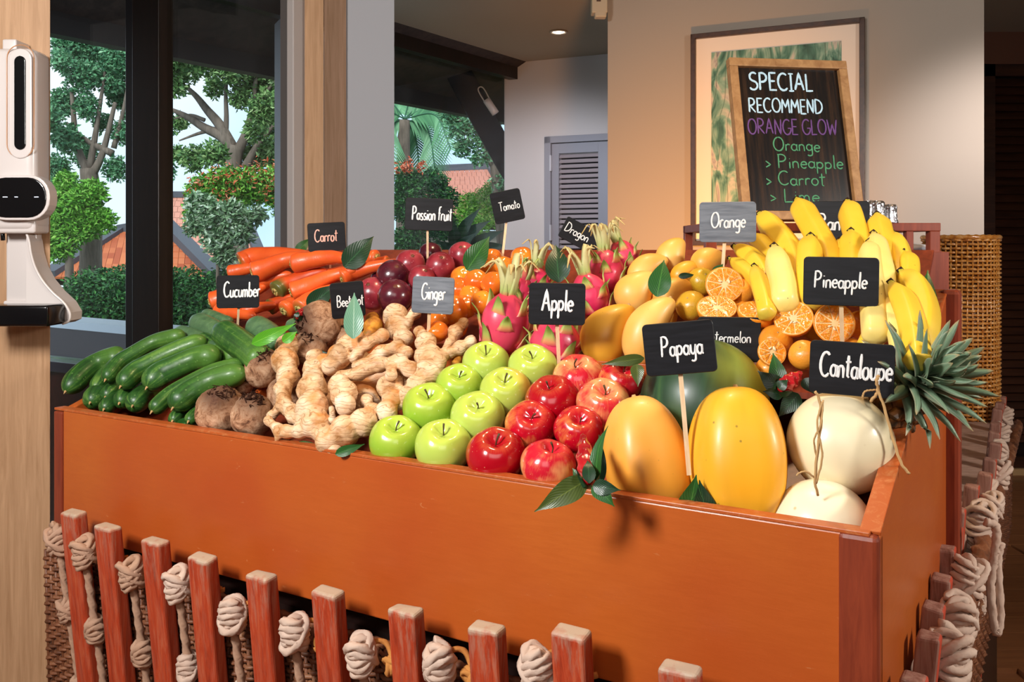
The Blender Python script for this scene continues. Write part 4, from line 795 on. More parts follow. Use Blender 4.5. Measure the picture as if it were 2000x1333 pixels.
# apples of the hidden lower layer, glimpsed in the gaps
for (u, v, k, lab) in [(905, 850, 'ga', 'green apple half hidden in the gap behind the rim row'), (1010, 770, 'gb', 'pale green apple buried between the third and back rows'), (1115, 800, 'ra', 'dark red apple buried between the middle red ones')]:
    c = S(u, v, -.045); me, st = AP[k]; o = link('apple', me, None, c); o.scale = (.85,)*3; tag(o, lab, 'apple'); link('stem', st, o)

# ---------------------------------------------------------------- sausage shaped vegetables by their centre lines
def along(pts, dh=0, dhs=None): return [S(u, v, (dhs[i] if dhs else dh)) for i, (u, v) in enumerate(pts)]
def cucumber(pts, rpx, lab, dh=0, mat='cuc', dhs=None, seed=0, grp='cucumbers in the left bin'):
    P = along(pts, dh, dhs); r = px(rpx, P[0].y); L = plen(P)+.001
    if len(P) == 2: P = [P[0], (P[0]+P[1])/2+Vector((0, 0, .003)), P[1]]
    rd = random.Random(seed); ph = rd.random()*6
    mb = MB(); f = round_ends(r, L, 1.25, 1.0)
    tube(mb, P, f, 24, 36, lambda th, t: 1+.018*math.cos(7*th+ph)+.03*math.sin(t*9+ph), True); o = build(mb, 'cucumber', MT[mat]); tag(o, lab, 'cucumber', grp)
    d = (P[0]-P[1]).normalized(); mb = MB(); tube(mb, [P[0]-d*.002, P[0]+d*.002, P[0]+d*.006+Vector((0, 0, -.002))], [.0032, .0022, .0006], 7, 5); build(mb, 'blossom_tip', MT['twine'], o)
    return o
cucumber([(128, 765), (165, 728), (200, 706), (245, 694)], 23, 'dark cucumber at the far left corner of the crate', .0)
cucumber([(183, 764), (212, 728), (250, 700), (300, 685)], 17, 'slim cucumber second from the left corner', .0)
cucumber([(206, 742), (230, 712), (257, 694), (304, 668), (361, 655)], 17, 'long arched cucumber reaching highest of the left ones', .03)
cucumber([(236, 755), (260, 730), (287, 714), (338, 689), (404, 664)], 21, 'long cucumber lying across the pile left of the widest one', .03)
cucumber([(287, 757), (310, 735), (338, 721), (388, 700), (427, 697)], 26, 'widest bright green cucumber in the middle of the front pile', .03)
cucumber([(297, 804), (322, 780), (354, 758), (415, 727), (475, 712)], 17, 'slim cucumber second from the beetroots', .015)
cucumber([(338, 797), (357, 778), (382, 761), (422, 742), (482, 728)], 25, 'long cucumber next to the beetroots', .02)
cucumber([(380, 627), (425, 650), (470, 680)], 21, 'pale dull cucumber pointing left under the cucumber sign', .0, 'cuc_pale')
cucumber([(428, 644), (460, 666), (496, 692), (515, 712)], 27, 'thick cucumber in front of the cucumber sign stick', .03)
cucumber([(492, 634), (518, 650), (545, 672), (560, 690)], 24, 'whitish cucumber behind the bright green leaf', .01, 'cuc_pale')
cucumber([(345, 650), (395, 668), (435, 690)], 18, 'pale cucumber tucked behind the long arched one', .0, 'cuc_pale')
cucumber([(385, 665), (425, 686), (468, 702)], 22, 'dark cucumber crossing under the thick one', -.005)
cucumber([(398, 613), (425, 622), (450, 632)], 12, 'small pale cucumber end behind the sign at the top', .0, 'cuc_pale')
cucumber([(562, 634), (590, 640), (610, 650)], 14, 'small pale cucumber end beside the top beetroot', .0, 'cuc_pale')
low = [(176, 787, 23, 'dark cucumber end peeping over the rim at the far left'), (206, 776, 17, 'small cucumber end below the slim left one'), (233, 788, 19, 'cucumber end second from the middle of the bottom row'), (259, 793, 23, 'ribbed cucumber end in the middle of the bottom row'), (203, 800, 16, 'low cucumber end just above the rim, left'), (337, 823, 15, 'cucumber end sunk at the rim below the long one'), (368, 824, 14, 'last cucumber end at the rim before the divider')]
for i, (u, v, r, lab) in enumerate(low): cucumber([(u, v), (u+28, v-26), (u+60, v-50)], r, lab, -.02, dhs=[-.005, -.03, -.06], seed=i)

def carrot(pts, rpx, lab, dh=0, mat='carrot', taper=.45, dhs=None, seed=0):
    P = along(pts, dh, dhs); r = px(rpx, P[0].y); L = plen(P)
    if len(P) == 2: P = [P[0], (P[0]+P[1])/2+Vector((0, 0, .003)), P[1]]
    g = round_ends(r, L, .4, .8); ph = seed*1.7
    mb = MB(); tube(mb, P, lambda t: g(t)*(1-(1-taper)*t**1.3), 20, 34, lambda th, t: 1+.02*math.sin(t*26+ph)+.02*math.cos(3*th+ph), True); o = build(mb, 'carrot', MT[mat]); tag(o, lab, 'carrot', 'carrots in the back left bin')
    d = (P[0]-P[1]).normalized(); mb = MB(); tube(mb, [P[0]-d*r*.3, P[0]+d*r*.03, P[0]+d*r*.09, P[0]+d*r*.02], [r*.5, r*.46, r*.34, r*.1], 12, 5, lambda th, t: 1+.1*math.cos(6*th)); build(mb, 'stem_end', MT['carrot_end'], o); return o
carrot([(470, 515), (500, 502), (570, 500), (640, 510)], 22, 'carrot at the top left of the pile with a ringed end', .0)
carrot([(493, 534), (520, 524), (560, 508), (615, 500)], 23, 'fat carrot lying second from the top left', .03, seed=1)
carrot([(570, 517), (610, 508), (650, 503), (680, 506)], 20, 'carrot on top of the pile pointing at the big leaf', .05, seed=2)
carrot([(568, 572), (600, 560), (645, 541), (700, 525)], 20, 'long carrot sloping up behind the beetroot sign', .03, seed=3)
carrot([(537, 571), (560, 556), (600, 540), (640, 528)], 20, 'green shouldered carrot between two orange ones', .01, 'carrot_green', seed=4)
carrot([(665, 545), (690, 532), (735, 520), (785, 510)], 19, 'long thin tipped carrot reaching to the passion fruit', .02, taper=.3, seed=5)
carrot([(553, 609), (575, 592), (600, 575)], 19, 'short carrot end left of the red bud', .0, seed=6)
carrot([(583, 606), (605, 588), (640, 570), (680, 560)], 20, 'carrot just above the red bud under the dark leaf', .01, seed=7)
carrot([(411, 592), (440, 582), (480, 572), (520, 560)], 22, 'carrot poking out left of the cucumber sign', .0, seed=8)
carrot([(447, 534), (470, 528), (510, 520)], 16, 'small carrot behind the cucumber sign top edge', -.01, seed=9)
carrot([(425, 608), (455, 612), (500, 618)], 16, 'carrot lying level under the cucumber sign', -.01, seed=10)
carrot([(474, 610), (500, 602), (540, 596)], 15, 'carrot end right of the cucumber sign stick', -.01, seed=11)
carrot([(522, 602), (545, 592), (575, 578)], 17, 'dark shaded carrot deep in the pile', -.02, 'carrot_green', seed=12)
carrot([(738, 504), (715, 505), (690, 512)], 17, 'carrot pointing away at the back beside the grey column', -.0, seed=13)
carrot([(760, 512), (730, 515), (700, 520)], 13, 'thin carrot at the back by the passion fruit', -.01, seed=14)
carrot([(620, 545), (660, 535), (700, 520)], 18, 'carrot filling the middle of the pile behind', -.01, seed=15)
carrot([(500, 560), (530, 545), (570, 535)], 18, 'carrot buried under the fat one', -.01, seed=16)
carrot([(640, 590), (665, 575), (700, 560)], 17, 'carrot behind the beetroot sign', -.02, seed=17)

# ---------------------------------------------------------------- beetroot
def beet(u, v, r, lab, dh=0, ax=None, seed=0, h=1.0):
    c = S(u, v, dh); R_ = px(r, c.y); rd = random.Random(seed)
    def fn(p, th, t):
        q = p.normalized() if p.length > 0 else p
        return p*(1+.09*mnoise.noise(q*1.6+Vector((seed, 0, 0)))+.035*mnoise.noise(q*5+Vector((seed, 3, 0))))
    prof = [(R_*a*(1 if b < 0 else (1-.1*b*b)), R_*b*h) for a, b in ball(24)]
    mb = MB(); lathe(mb, prof, 32, fn); me = mb.mesh('beetroot', MT['beet']); o = link('beetroot', me, None, c); o.rotation_euler = frame_z(ax if ax else tilt_up(c, .8)).to_euler(); tag(o, lab, 'beetroot', 'beetroots left of the ginger')
    mb = MB()
    for k in range(26):
        a = rd.uniform(0, 2*PI); b = rd.uniform(0, 2*PI); ra = R_*rd.uniform(.1, .6); rb = R_*rd.uniform(.15, .7)
        f = lambda a_, rr, e: Vector((rr*math.cos(a_), rr*math.sin(a_), math.sqrt(max(0, R_*R_*.9-rr*rr))*h+e))
        tube(mb, [f(a, ra, .0), f((a+b)/2 if abs(a-b) < 3 else a+.7, (ra+rb)/2, rd.uniform(.002, .008)), f(a+rd.uniform(-.9, .9), rb, .001)], [.0014, .0009, .0005], 4, 7)
    mo = link('root_fibres', mb.mesh('root_fibres', MT['root']), o)
    mb = MB()
    for k in range(6):
        a = k*1.05; tube(mb, [(R_*.12*math.cos(a), R_*.12*math.sin(a), R_*h*.9), (R_*.2*math.cos(a), R_*.2*math.sin(a), R_*h*1.03)], [R_*.09, R_*.05], 6, 3)
    link('stalk_stubs', mb.mesh('stalk_stubs', MT['root']), o); return o
beet(430, 803, 49, 'large rough beetroot at the crate rim beside the cucumbers', seed=1); beet(494, 812, 42, 'smooth tan beetroot at the rim against the ginger', seed=2, h=1.1)
beet(513, 719, 37, 'beetroot standing behind the front two with a dark hairy top', .01, seed=3, h=1.1); beet(626, 634, 47, 'topmost big beetroot with a rooty left side', .02, (-.75, -.45, .1), seed=4)
beet(606, 680, 36, 'beetroot tucked behind the ginger below the topmost one', -.01, seed=5); beet(477, 752, 18, 'small pinkish beetroot squeezed behind the front ones', -.02, seed=6)
beet(560, 770, 38, 'beetroot mostly hidden by the ginger', -.05, seed=7); beet(670, 655, 28, 'beetroot shadowed at the foot of the pale leaf', -.02, seed=8)

# ---------------------------------------------------------------- ginger: lobes fused into one knobbly root
def ginger(chains, lab, mat='ginger', seed=0, dh=0.):
    """chains: lists of (u, v, r px, lift)"""
    mb = MB(); Ps = []
    for ch in chains:
        prev = None
        for (u, v, r, h) in ch:
            c = S(u, v, dh+h); R_ = px(r, c.y)*.94; Ps.append(c)
            if prev:
                d = (c-prev[0]).length; n = max(1, int(d/(min(R_, prev[1])*.35)))
                for i in range(1, n):
                    t = i/n; rr = prev[1]+(R_-prev[1])*t; rr *= 1-.2*math.sin(PI*t); lathe(mb, [(a*rr, b*rr) for a, b in ball(6)], 10, M=Matrix.Translation(prev[0].lerp(c, t)))
            lathe(mb, [(a*R_, b*R_) for a, b in ball(8)], 14, M=Matrix.Translation(c)); prev = (c, R_)
    o = build(mb, 'ginger_root', MT[mat]); md = o.modifiers.new('r', 'REMESH'); md.mode = 'VOXEL'; md.voxel_size = .0026; md.use_smooth_shade = True
    sm = o.modifiers.new('s', 'SMOOTH'); sm.iterations = 3; sm.factor = .5
    dg = bpy.context.evaluated_depsgraph_get(); me = bpy.data.meshes.new_from_object(o.evaluated_get(dg)); o.modifiers.clear(); old = o.data; o.data = me; bpy.data.meshes.remove(old); me.name = 'ginger_root'
    me.materials.clear(); me.materials.append(MT[mat])
    off = Vector((seed*3.1, 0, 0)); nv = len(me.vertices); co = [0.]*nv*3; no = [0.]*nv*3; me.vertices.foreach_get('co', co); me.vertices.foreach_get('normal', no)
    for i in range(nv):
        p = Vector(co[3*i:3*i+3]); k = mnoise.noise(p*70+off)*.0016+mnoise.noise(p*28+off)*.003+.0009*math.sin((p.z+p.x*.4)*330+8*mnoise.noise(p*30))*.4
        co[3*i] += no[3*i]*k; co[3*i+1] += no[3*i+1]*k; co[3*i+2] += no[3*i+2]*k
    me.vertices.foreach_set('co', co); me.polygons.foreach_set('use_smooth', [True]*len(me.polygons)); me.update()
    tag(o, lab, 'ginger', 'ginger roots heaped in the middle bin'); return o
ginger([[(562, 676, 27, .02), (557, 706, 30, .02), (562, 736, 27, .02), (553, 762, 19, .02), (556, 790, 19, .02), (575, 812, 20, .02), (600, 822, 26, .02)],
        [(616, 700, 20, .02), (614, 722, 25, .02), (610, 762, 33, .03), (610, 798, 37, .03), (616, 830, 33, .02), (640, 860, 26, .01), (655, 880, 20, .0)],
        [(610, 838, 22, .02), (585, 843, 19, .02), (560, 845, 16, .02), (540, 838, 13, .02), (524, 822, 10, .02)], [(545, 845, 12, .02), (541, 862, 7, .01)], [(530, 812, 12, .01), (545, 800, 12, .01)]], 'huge branching ginger root at the front left of the heap', seed=1)
ginger([[(661, 752, 24, .04), (672, 768, 30, .04), (674, 790, 24, .04)], [(650, 821, 10, .02), (648, 800, 6, .02)]], 'egg shaped ginger lobe in the centre of the heap', seed=2)
ginger([[(640, 862, 26, .015), (674, 843, 34, .02), (710, 826, 32, .02), (728, 805, 20, .02)]], 'plump ginger root at the rim touching the green apples', seed=3)
ginger([[(697, 664, 20, .03), (680, 675, 25, .03), (663, 697, 26, .03), (645, 716, 20, .03), (630, 705, 16, .03)], [(700, 690, 14, .03), (690, 700, 10, .03)], [(690, 675, 18, .03), (716, 671, 18, .04), (746, 656, 16, .04)]], 'ginger finger with two round knobs leaning toward the beetroot sign', seed=4)
ginger([[(772, 618, 27, .01), (776, 640, 27, .01), (788, 664, 24, .01)], [(790, 636, 16, .01), (811, 612, 13, .01)]], 'ginger root standing at the back left of the ginger sign', seed=5)
ginger([[(669, 737, 14, .04), (700, 729, 17, .04), (740, 712, 19, .045), (780, 708, 21, .045), (803, 724, 20, .04)], [(764, 710, 16, .05), (764, 733, 13, .05)], [(700, 715, 14, .03), (745, 690, 18, .03), (776, 678, 19, .03), (793, 690, 14, .03)]], 'long ginger root stretched level across the heap', seed=6)
ginger([[(820, 648, 12, .02), (832, 668, 23, .03), (836, 696, 29, .03), (832, 725, 27, .03), (815, 752, 24, .025), (797, 772, 21, .02), (778, 790, 16, .01)], [(842, 730, 22, .03), (856, 706, 18, .03), (872, 690, 14, .02)]], 'tall pointed ginger root right of the centre', seed=7)
ginger([[(757, 756, 24, .02), (768, 782, 24, .02), (756, 804, 24, .02)], [(776, 748, 16, .02), (784, 772, 14, .02)], [(716, 784, 17, .01), (722, 800, 14, .01)]], 'curled ginger lobe in the shade above the rim root', seed=8)
ginger([[(905, 632, 13, .0), (890, 650, 18, .01), (880, 672, 14, .01), (868, 692, 13, .02)], [(918, 668, 15, .02), (900, 680, 17, .02), (880, 690, 13, .02)]], 'brown tipped ginger root by the dragon fruit', seed=9)
ginger([[(728, 624, 17, .0), (728, 640, 22, .0), (722, 655, 18, .0)]], 'greenish orange root piece behind the two round knobs', 'turmeric', seed=10)
ginger([[(893, 704, 11, .0), (888, 712, 10, .0)]], 'tiny orange root piece beside the back green apple', 'turmeric', seed=11)
ginger([[(640, 790, 34, -.03), (700, 770, 34, -.03), (740, 740, 34, -.03), (790, 740, 30, -.03)], [(720, 800, 30, -.03), (700, 710, 30, -.03), (600, 800, 26, -.03)]], 'ginger root in the shaded bottom layer of the heap', seed=12)

# ---------------------------------------------------------------- round fruit
def round_fruit(name, u, v, r, mat, lab, cat, grp, dh=0, squash=.92, seed=0, ax=None, calyx=True, ribs=0, parts='stem_scar'):
    c = S(u, v, dh); R_ = px(r, c.y)
    def fn(p, th, t):
        q = p/R_; return p*(1+.03*mnoise.noise(q*1.2+Vector((seed, 0, 0)))+ribs*.02*math.cos(5*th)*math.sin(PI*t))
    prof = [(R_*a, R_*b*squash-(R_*.10*math.exp(-(a/.25)**2) if b > 0 and calyx != 'disc' else 0)) for a, b in ball(18)]
    mb = MB(); lathe(mb, prof, 28, fn); o = link(name, mb.mesh(name, MT[mat]), None, c); o.rotation_euler = (frame_z(ax if ax else tilt_up(c, .6, .3*math.sin(seed*2.3)))@Matrix.Rotation(seed, 3, 'Z')).to_euler(); tag(o, lab, cat, grp)
    mb = MB(); h = R_*(squash-(.10 if calyx != 'disc' else 0))
    if calyx == 'disc': lathe(mb, [(R_*.13, h*.97), (R_*.12, h*1.005), (R_*.05, h*1.01)], 12, lambda p, th, t: Vector((p.x*(1+.2*math.cos(5*th)), p.y*(1+.2*math.cos(5*th)), p.z)))
    else: tube(mb, [(0, 0, h*.95), (0, 0, h*1.06)], [R_*.07, R_*.04], 6, 3)
    link(parts, mb.mesh(parts, MT['twine'] if calyx != 'disc' else MT['passion_scar']), o); return o
for i, (u, v, r, k, lab, dh) in enumerate([(772, 580, 35, 'passion', 'dark purple passion fruit, nearest and largest, left of the ginger sign', .02), (768, 540, 33, 'passion', 'purple passion fruit behind the nearest one with an orange glint', .02), (728, 574, 33, 'passion_red', 'red passion fruit half behind the beetroot sign', .0), (801, 517, 30, 'passion_red', 'mottled red passion fruit left of the passion fruit sign stick', .02),
    (860, 520, 29, 'passion_red', 'mottled red passion fruit right of the sign stick', .02), (841, 497, 24, 'passion', 'dark passion fruit behind the sign stick', .0), (824, 544, 27, 'passion_red', 'pinkish passion fruit just above the ginger sign', .02), (903, 499, 28, 'passion_red', 'red passion fruit farthest right beside the leaf', .0), (800, 560, 26, 'passion', 'passion fruit in shadow behind the ginger sign corner', -.03), (745, 550, 24, 'passion', 'passion fruit low in the gap by the carrots', -.03)]):
    round_fruit('passion_fruit', u, v, r, k, lab, 'passion fruit', 'passion fruit in the back row', dh, .96, i, None, 'disc')
tom = [(903, 542, 23, 'tomato_y', 'yellow orange tomato at the upper left of the tomatoes'), (931, 550, 25, 'tomato', 'shiny orange tomato in the middle of the top row'), (957, 518, 22, 'tomato', 'orange tomato beside the leaf by the tomato sign stick'), (962, 505, 20, 'tomato', 'orange tomato behind, topmost left of the sign stick'), (964, 554, 25, 'tomato_y', 'tomato touching the crown of the front dragon fruit'),
    (897, 566, 25, 'tomato', 'red orange tomato at the right edge of the ginger sign'), (921, 580, 25, 'tomato_y', 'yellow tomato in the second row'), (941, 591, 24, 'tomato_y', 'tomato with a green calyx by the front dragon fruit'), (884, 606, 31, 'tomato', 'biggest tomato, just right of the ginger sign'), (908, 600, 24, 'tomato', 'tomato squeezed between the biggest one and the dragon fruit'), (854, 648, 22, 'tomato', 'glossy tomato low under the ginger sign'), (858, 622, 22, 'tomato', 'tomato behind the ginger sign stick'), (1020, 505, 24, 'tomato_y', 'tomato far back right of the sign stick'), (1025, 525, 22, 'tomato', 'tomato behind the dry crown of the front dragon fruit'), (985, 520, 20, 'tomato', 'tomato at the foot of the tomato sign stick'), (890, 640, 24, 'tomato', 'shaded tomato beside the brown tipped ginger')]
for i, (u, v, r, k, lab) in enumerate(tom): round_fruit('tomato', u, v, r, k, lab, 'tomato', 'orange tomatoes in the back row', [.0, .02, .01][i % 3] if i < 15 else -.03, .9, i+3, None, True, 1)
org = [(1371, 551, 29, 'orange_g', 'glossy yellow orange left of the upright orange half'), (1350, 598, 31, 'orange_g', 'greenish orange with a scarred skin'), (1450, 570, 26, 'orange_w', 'deep orange behind the upright orange half'), (1515, 667, 33, 'orange_w', 'orange right of the watermelon sign'), (1570, 694, 30, 'orange_w', 'pale orange at the left edge of the cantaloupe sign'), (1682, 636, 30, 'orange_w', 'orange behind the pineapple sign stick at the right'), (1443, 603, 22, 'orange_w', 'orange between the two level orange halves'), (1500, 720, 24, 'orange_w', 'orange low behind the green leaves'), (1590, 640, 26, 'orange_g', 'orange under the tilted orange half'), (1660, 690, 30, 'orange_w', 'orange hidden by the cantaloupe sign'), (1530, 605, 26, 'orange_w', 'orange behind the tilted half'), (1445, 690, 28, 'orange_g', 'orange behind the watermelon sign')]
for i, (u, v, r, k, lab) in enumerate(org): round_fruit('orange', u, v, r, k, lab, 'orange', 'whole oranges among the halves', -.0 if i < 5 else -.025, .95, i+20, None)
def half(u, v, r, face, lab, dh=.02, seed=0):
    c = S(u, v, dh); R_ = px(r, c.y); R = frame_z(face)@Matrix.Rotation(seed, 3, 'Z'); o = empty('orange_half', c, lab, 'orange half', 'cut orange halves'); o.rotation_euler = R.to_euler()
    mb = MB(); prof = [(R_*math.sin(PI/2*i/12+.001), -R_*.92*math.cos(PI/2*i/12)) for i in range(13)]+[(R_*.985, .0012), (R_*.93, .0006), (R_*.91, -.003), (.001, -.003)]; lathe(mb, prof[:13]+[(R_*.985, .0012), (R_*.94, .0004)], 36); link('peel', mb.mesh('peel', MT['orange_w']), o)
    mb = MB(); lathe(mb, [(R_*.95, -.004), (R_*.95, .0), (R_*.93, .0005), (.001, .0005)], 36); pth = link('pith', mb.mesh('pith', MT['pith'], True), o)
    n = 10; a0 = .035; rd = random.Random(seed*10)
    for k in range(n):
        th0 = 2*PI*k/n+a0; th1 = 2*PI*(k+1)/n-a0; pts = []; r0 = R_*rd.uniform(.13, .2); r1 = R_*.905
        ring = [(r0, (th0+th1)/2)]+[(R_*.55, th0-.0)]+[(r1*.98, th0)]+[(r1, th0+(th1-th0)*q/4) for q in range(1, 4)]+[(r1*.98, th1), (R_*.55, th1)]
        lo = [(a*math.cos(b), a*math.sin(b), -.001) for a, b in ring]; hi = [(a*math.cos(b), a*math.sin(b), .0013) for a, b in ring]; cen = (R_*.6*math.cos((th0+th1)/2), R_*.6*math.sin((th0+th1)/2), .0019)
        m_ = len(ring); mb = MB(); mb.add(lo+hi+[cen], [(i, (i+1) % m_, m_+(i+1) % m_, m_+i) for i in range(m_)]+[(m_+i, m_+(i+1) % m_, 2*m_) for i in range(m_)]); link('segment', mb.mesh('segment', MT['pulp'], False), pth)
    for k in range(3):
        a = rd.uniform(0, 6); mb = MB(); lathe(mb, [(.0016*x_, .0034*z_) for x_, z_ in ball(6)], 8, M=Matrix.Translation((R_*.28*math.cos(a), R_*.28*math.sin(a), .002))@Matrix.Rotation(PI/2, 4, 'Y')@Matrix.Rotation(a, 4, 'X')); link('seed', mb.mesh('seed', MT['seed']), pth)
    return o
half(1415, 556, 37, (-.12, -.92, .38), 'upright orange half facing forward under the orange sign', .03, 1); half(1400, 601, 39, (-.1, -.55, .83), 'orange half lying tilted, left of the level one', .03, 2); half(1480, 608, 39, (.0, -.42, .9), 'orange half lying almost level, peel below', .035, 3)
half(1550, 622, 38, (-.35, -.78, .55), 'tilted orange half left of the pineapple sign stick', .035, 4); half(1630, 632, 40, (-.1, -.97, .15), 'orange half behind the pineapple sign stick', .03, 5); half(1508, 688, 28, (.05, -.9, .35), 'small orange half at the right edge of the watermelon sign', .01, 6)

# ---------------------------------------------------------------- mangoes
def ovoid(name, u, v, ru, rv, ax, mat, lab, cat, grp=None, dh=0, beak=0, seed=0, seg=36, ridge=0, pear=0, stemcol=None, dep=None, spin=0, tt=None, full=.86):
    """long fruit with its long axis along ax; ru, rv half width and half length in pixels"""
    c = S(u, v, dh) if tt is None else ST(u, v, tt); a, b = px(ru, c.y), px(rv, c.y)
    if name == 'mango': beak, pear = -beak*1.9, .3
    def fn(p, th, t):
        q = Vector((p.x/a, p.y/a, p.z/b)); k = 1+.03*mnoise.noise(q*1.1+Vector((seed, 0, 0)))+ridge*.022*math.cos(5*th+.6)*math.sin(PI*t)**1.2-pear*q.z*.5
        return Vector((p.x*k+beak*a*(q.z**2)*(1 if q.z > 0 else .3), p.y*k, p.z))
    mb = MB(); lathe(mb, [(a*x_**full, b*z_) for x_, z_ in ball(30)], seg, fn); o = link(name, mb.mesh(name, MT[mat]), None, c); o.rotation_euler = (frame_z(ax, view_axis(c).cross(Vector(ax)))@Matrix.Rotation(spin, 3, 'Z')).to_euler(); tag(o, lab, cat, grp)
    mb = MB(); tube(mb, [(beak*a*.95, 0, b*.985), (beak*a*1.02, 0, b*1.03)], [.004, .0025], 8, 3); link('stem_end', mb.mesh('stem_end', MT[stemcol or 'twine']), o); return o
mg = 'mangoes stacked up the slope'
ovoid('mango', 1183, 650, 47, 66, (.35, .1, 1), 'mango_deep', 'deep yellow mango at the front left of the mangoes', 'mango', mg, .0, .3, 1)
ovoid('mango', 1262, 642, 40, 74, (.42, .15, 1), 'mango', 'pale mango behind the papaya sign', 'mango', mg, .01, .3, 2)
ovoid('mango', 1238, 568, 37, 46, (.35, .2, 1), 'mango', 'mango left of the upright green leaf', 'mango', mg, .01, .3, 3)
ovoid('mango', 1262, 524, 27, 44, (.8, .2, .7), 'mango', 'leaning mango beside the far dragon fruit', 'mango', mg, .01, .25, 4)
ovoid('mango', 1310, 497, 28, 36, (.3, .3, 1), 'mango', 'topmost mango with a brown scar', 'mango', mg, .0, .2, 5)
ovoid('mango', 1312, 572, 30, 42, (.75, .2, .7), 'mango', 'mango right of the upright leaf pointing at the oranges', 'mango', mg, .0, .25, 6)
ovoid('mango', 1383, 510, 28, 36, (.8, .2, .4), 'mango', 'mango under the orange sign', 'mango', mg, .0, .2, 7)
ovoid('mango', 1340, 530, 20, 34, (.8, .2, .4), 'mango_deep', 'small orange tinted mango below the one under the sign', 'mango', mg, .0, .2, 8)
ovoid('mango', 1290, 610, 34, 50, (.3, .2, 1), 'mango_deep', 'mango in the lower layer between the pale ones', 'mango', mg, -.04, .2, 9)
# papayas, watermelon, melons
ovoid('papaya', 1264, 892, 84, 118, (-.20, .22, 1), 'papaya2', 'left papaya, orange yellow, leaning left behind the red bud', 'papaya', 'papayas at the rim', .0, .0, 11, 48, 2.4, .2, tt=.092, full=.8)
ovoid('papaya', 1443, 897, 95, 140, (.0, .2, 1), 'papaya', 'right papaya, bright yellow with small dark blemishes', 'papaya', 'papayas at the rim', .0, .0, 12, 48, 2.4, .0, tt=.098, full=.78)
ovoid('watermelon', 1375, 790, 124, 128, (.15, .3, 1), 'watermelon', 'dark green watermelon standing behind the two papayas', 'watermelon', None, -.03, .0, 13, 48, 0, tt=.25, full=1)
def melon(u, v, r, lab, dh, seed, ax, stems):
    c = ST(u, v, dh); R_ = px(r, c.y); mb = MB()
    lathe(mb, [(R_*a*(1-.02*b), R_*b*.96-(R_*.05*math.exp(-(a/.15)**2) if b > 0 else 0)) for a, b in ball(28)], 48, lambda p, th, t: p*(1+.018*mnoise.noise(p/R_*1.4+Vector((seed, 0, 0)))))
    o = link('melon', mb.mesh('melon', MT['melon']), None, c); o.rotation_euler = frame_z(ax).to_euler(); tag(o, lab, 'melon', 'pale melons in the front right corner')
    Ri = frame_z(ax).transposed()
    for nm, pts, rr in stems:
        mb = MB(); P = [Ri@(at(a, b, c.y-R_*k)-c) for a, b, k in pts]; tube(mb, P, rr, 6, 22, lambda th, t: 1+.25*math.sin(40*t+th)); link(nm, mb.mesh(nm, MT['twine']), o)
    return o
melon(1642, 865, 102, 'upper pale melon leaning on the crate side, dry stem drooping right', .175, 1, (.42, -.35, .85), [('stem', [(1700, 785, .72), (1715, 765, .8), (1712, 745, .85), (1716, 733, .85)], .0022), ('tendril', [(1712, 760, .8), (1725, 790, .85), (1745, 860, .9), (1760, 905, .95), (1776, 926, .97)], .0019), ('tendril', [(1710, 762, .8), (1690, 765, .82), (1684, 777, .8)], .0013), ])
melon(1605, 1032, 97, 'lower pale melon at the crate rim with a tangled dry stem', .102, 2, (.0, -.35, .94), [('stem', [(1598, 968, .7), (1592, 940, .8), (1597, 880, .9), (1604, 820, .92), (1600, 780, .9), (1592, 765, .9)], .0018), ('tendril', [(1594, 945, .8), (1606, 890, .92), (1596, 830, .95), (1606, 785, .93)], .0014), ('tendril', [(1592, 935, .8), (1575, 922, .85), (1560, 925, .86), (1556, 930, .86)], .0012), ('tendril', [(1596, 900, .8), (1590, 860, .92), (1603, 830, .95), (1608, 782, .93)], .0012)])

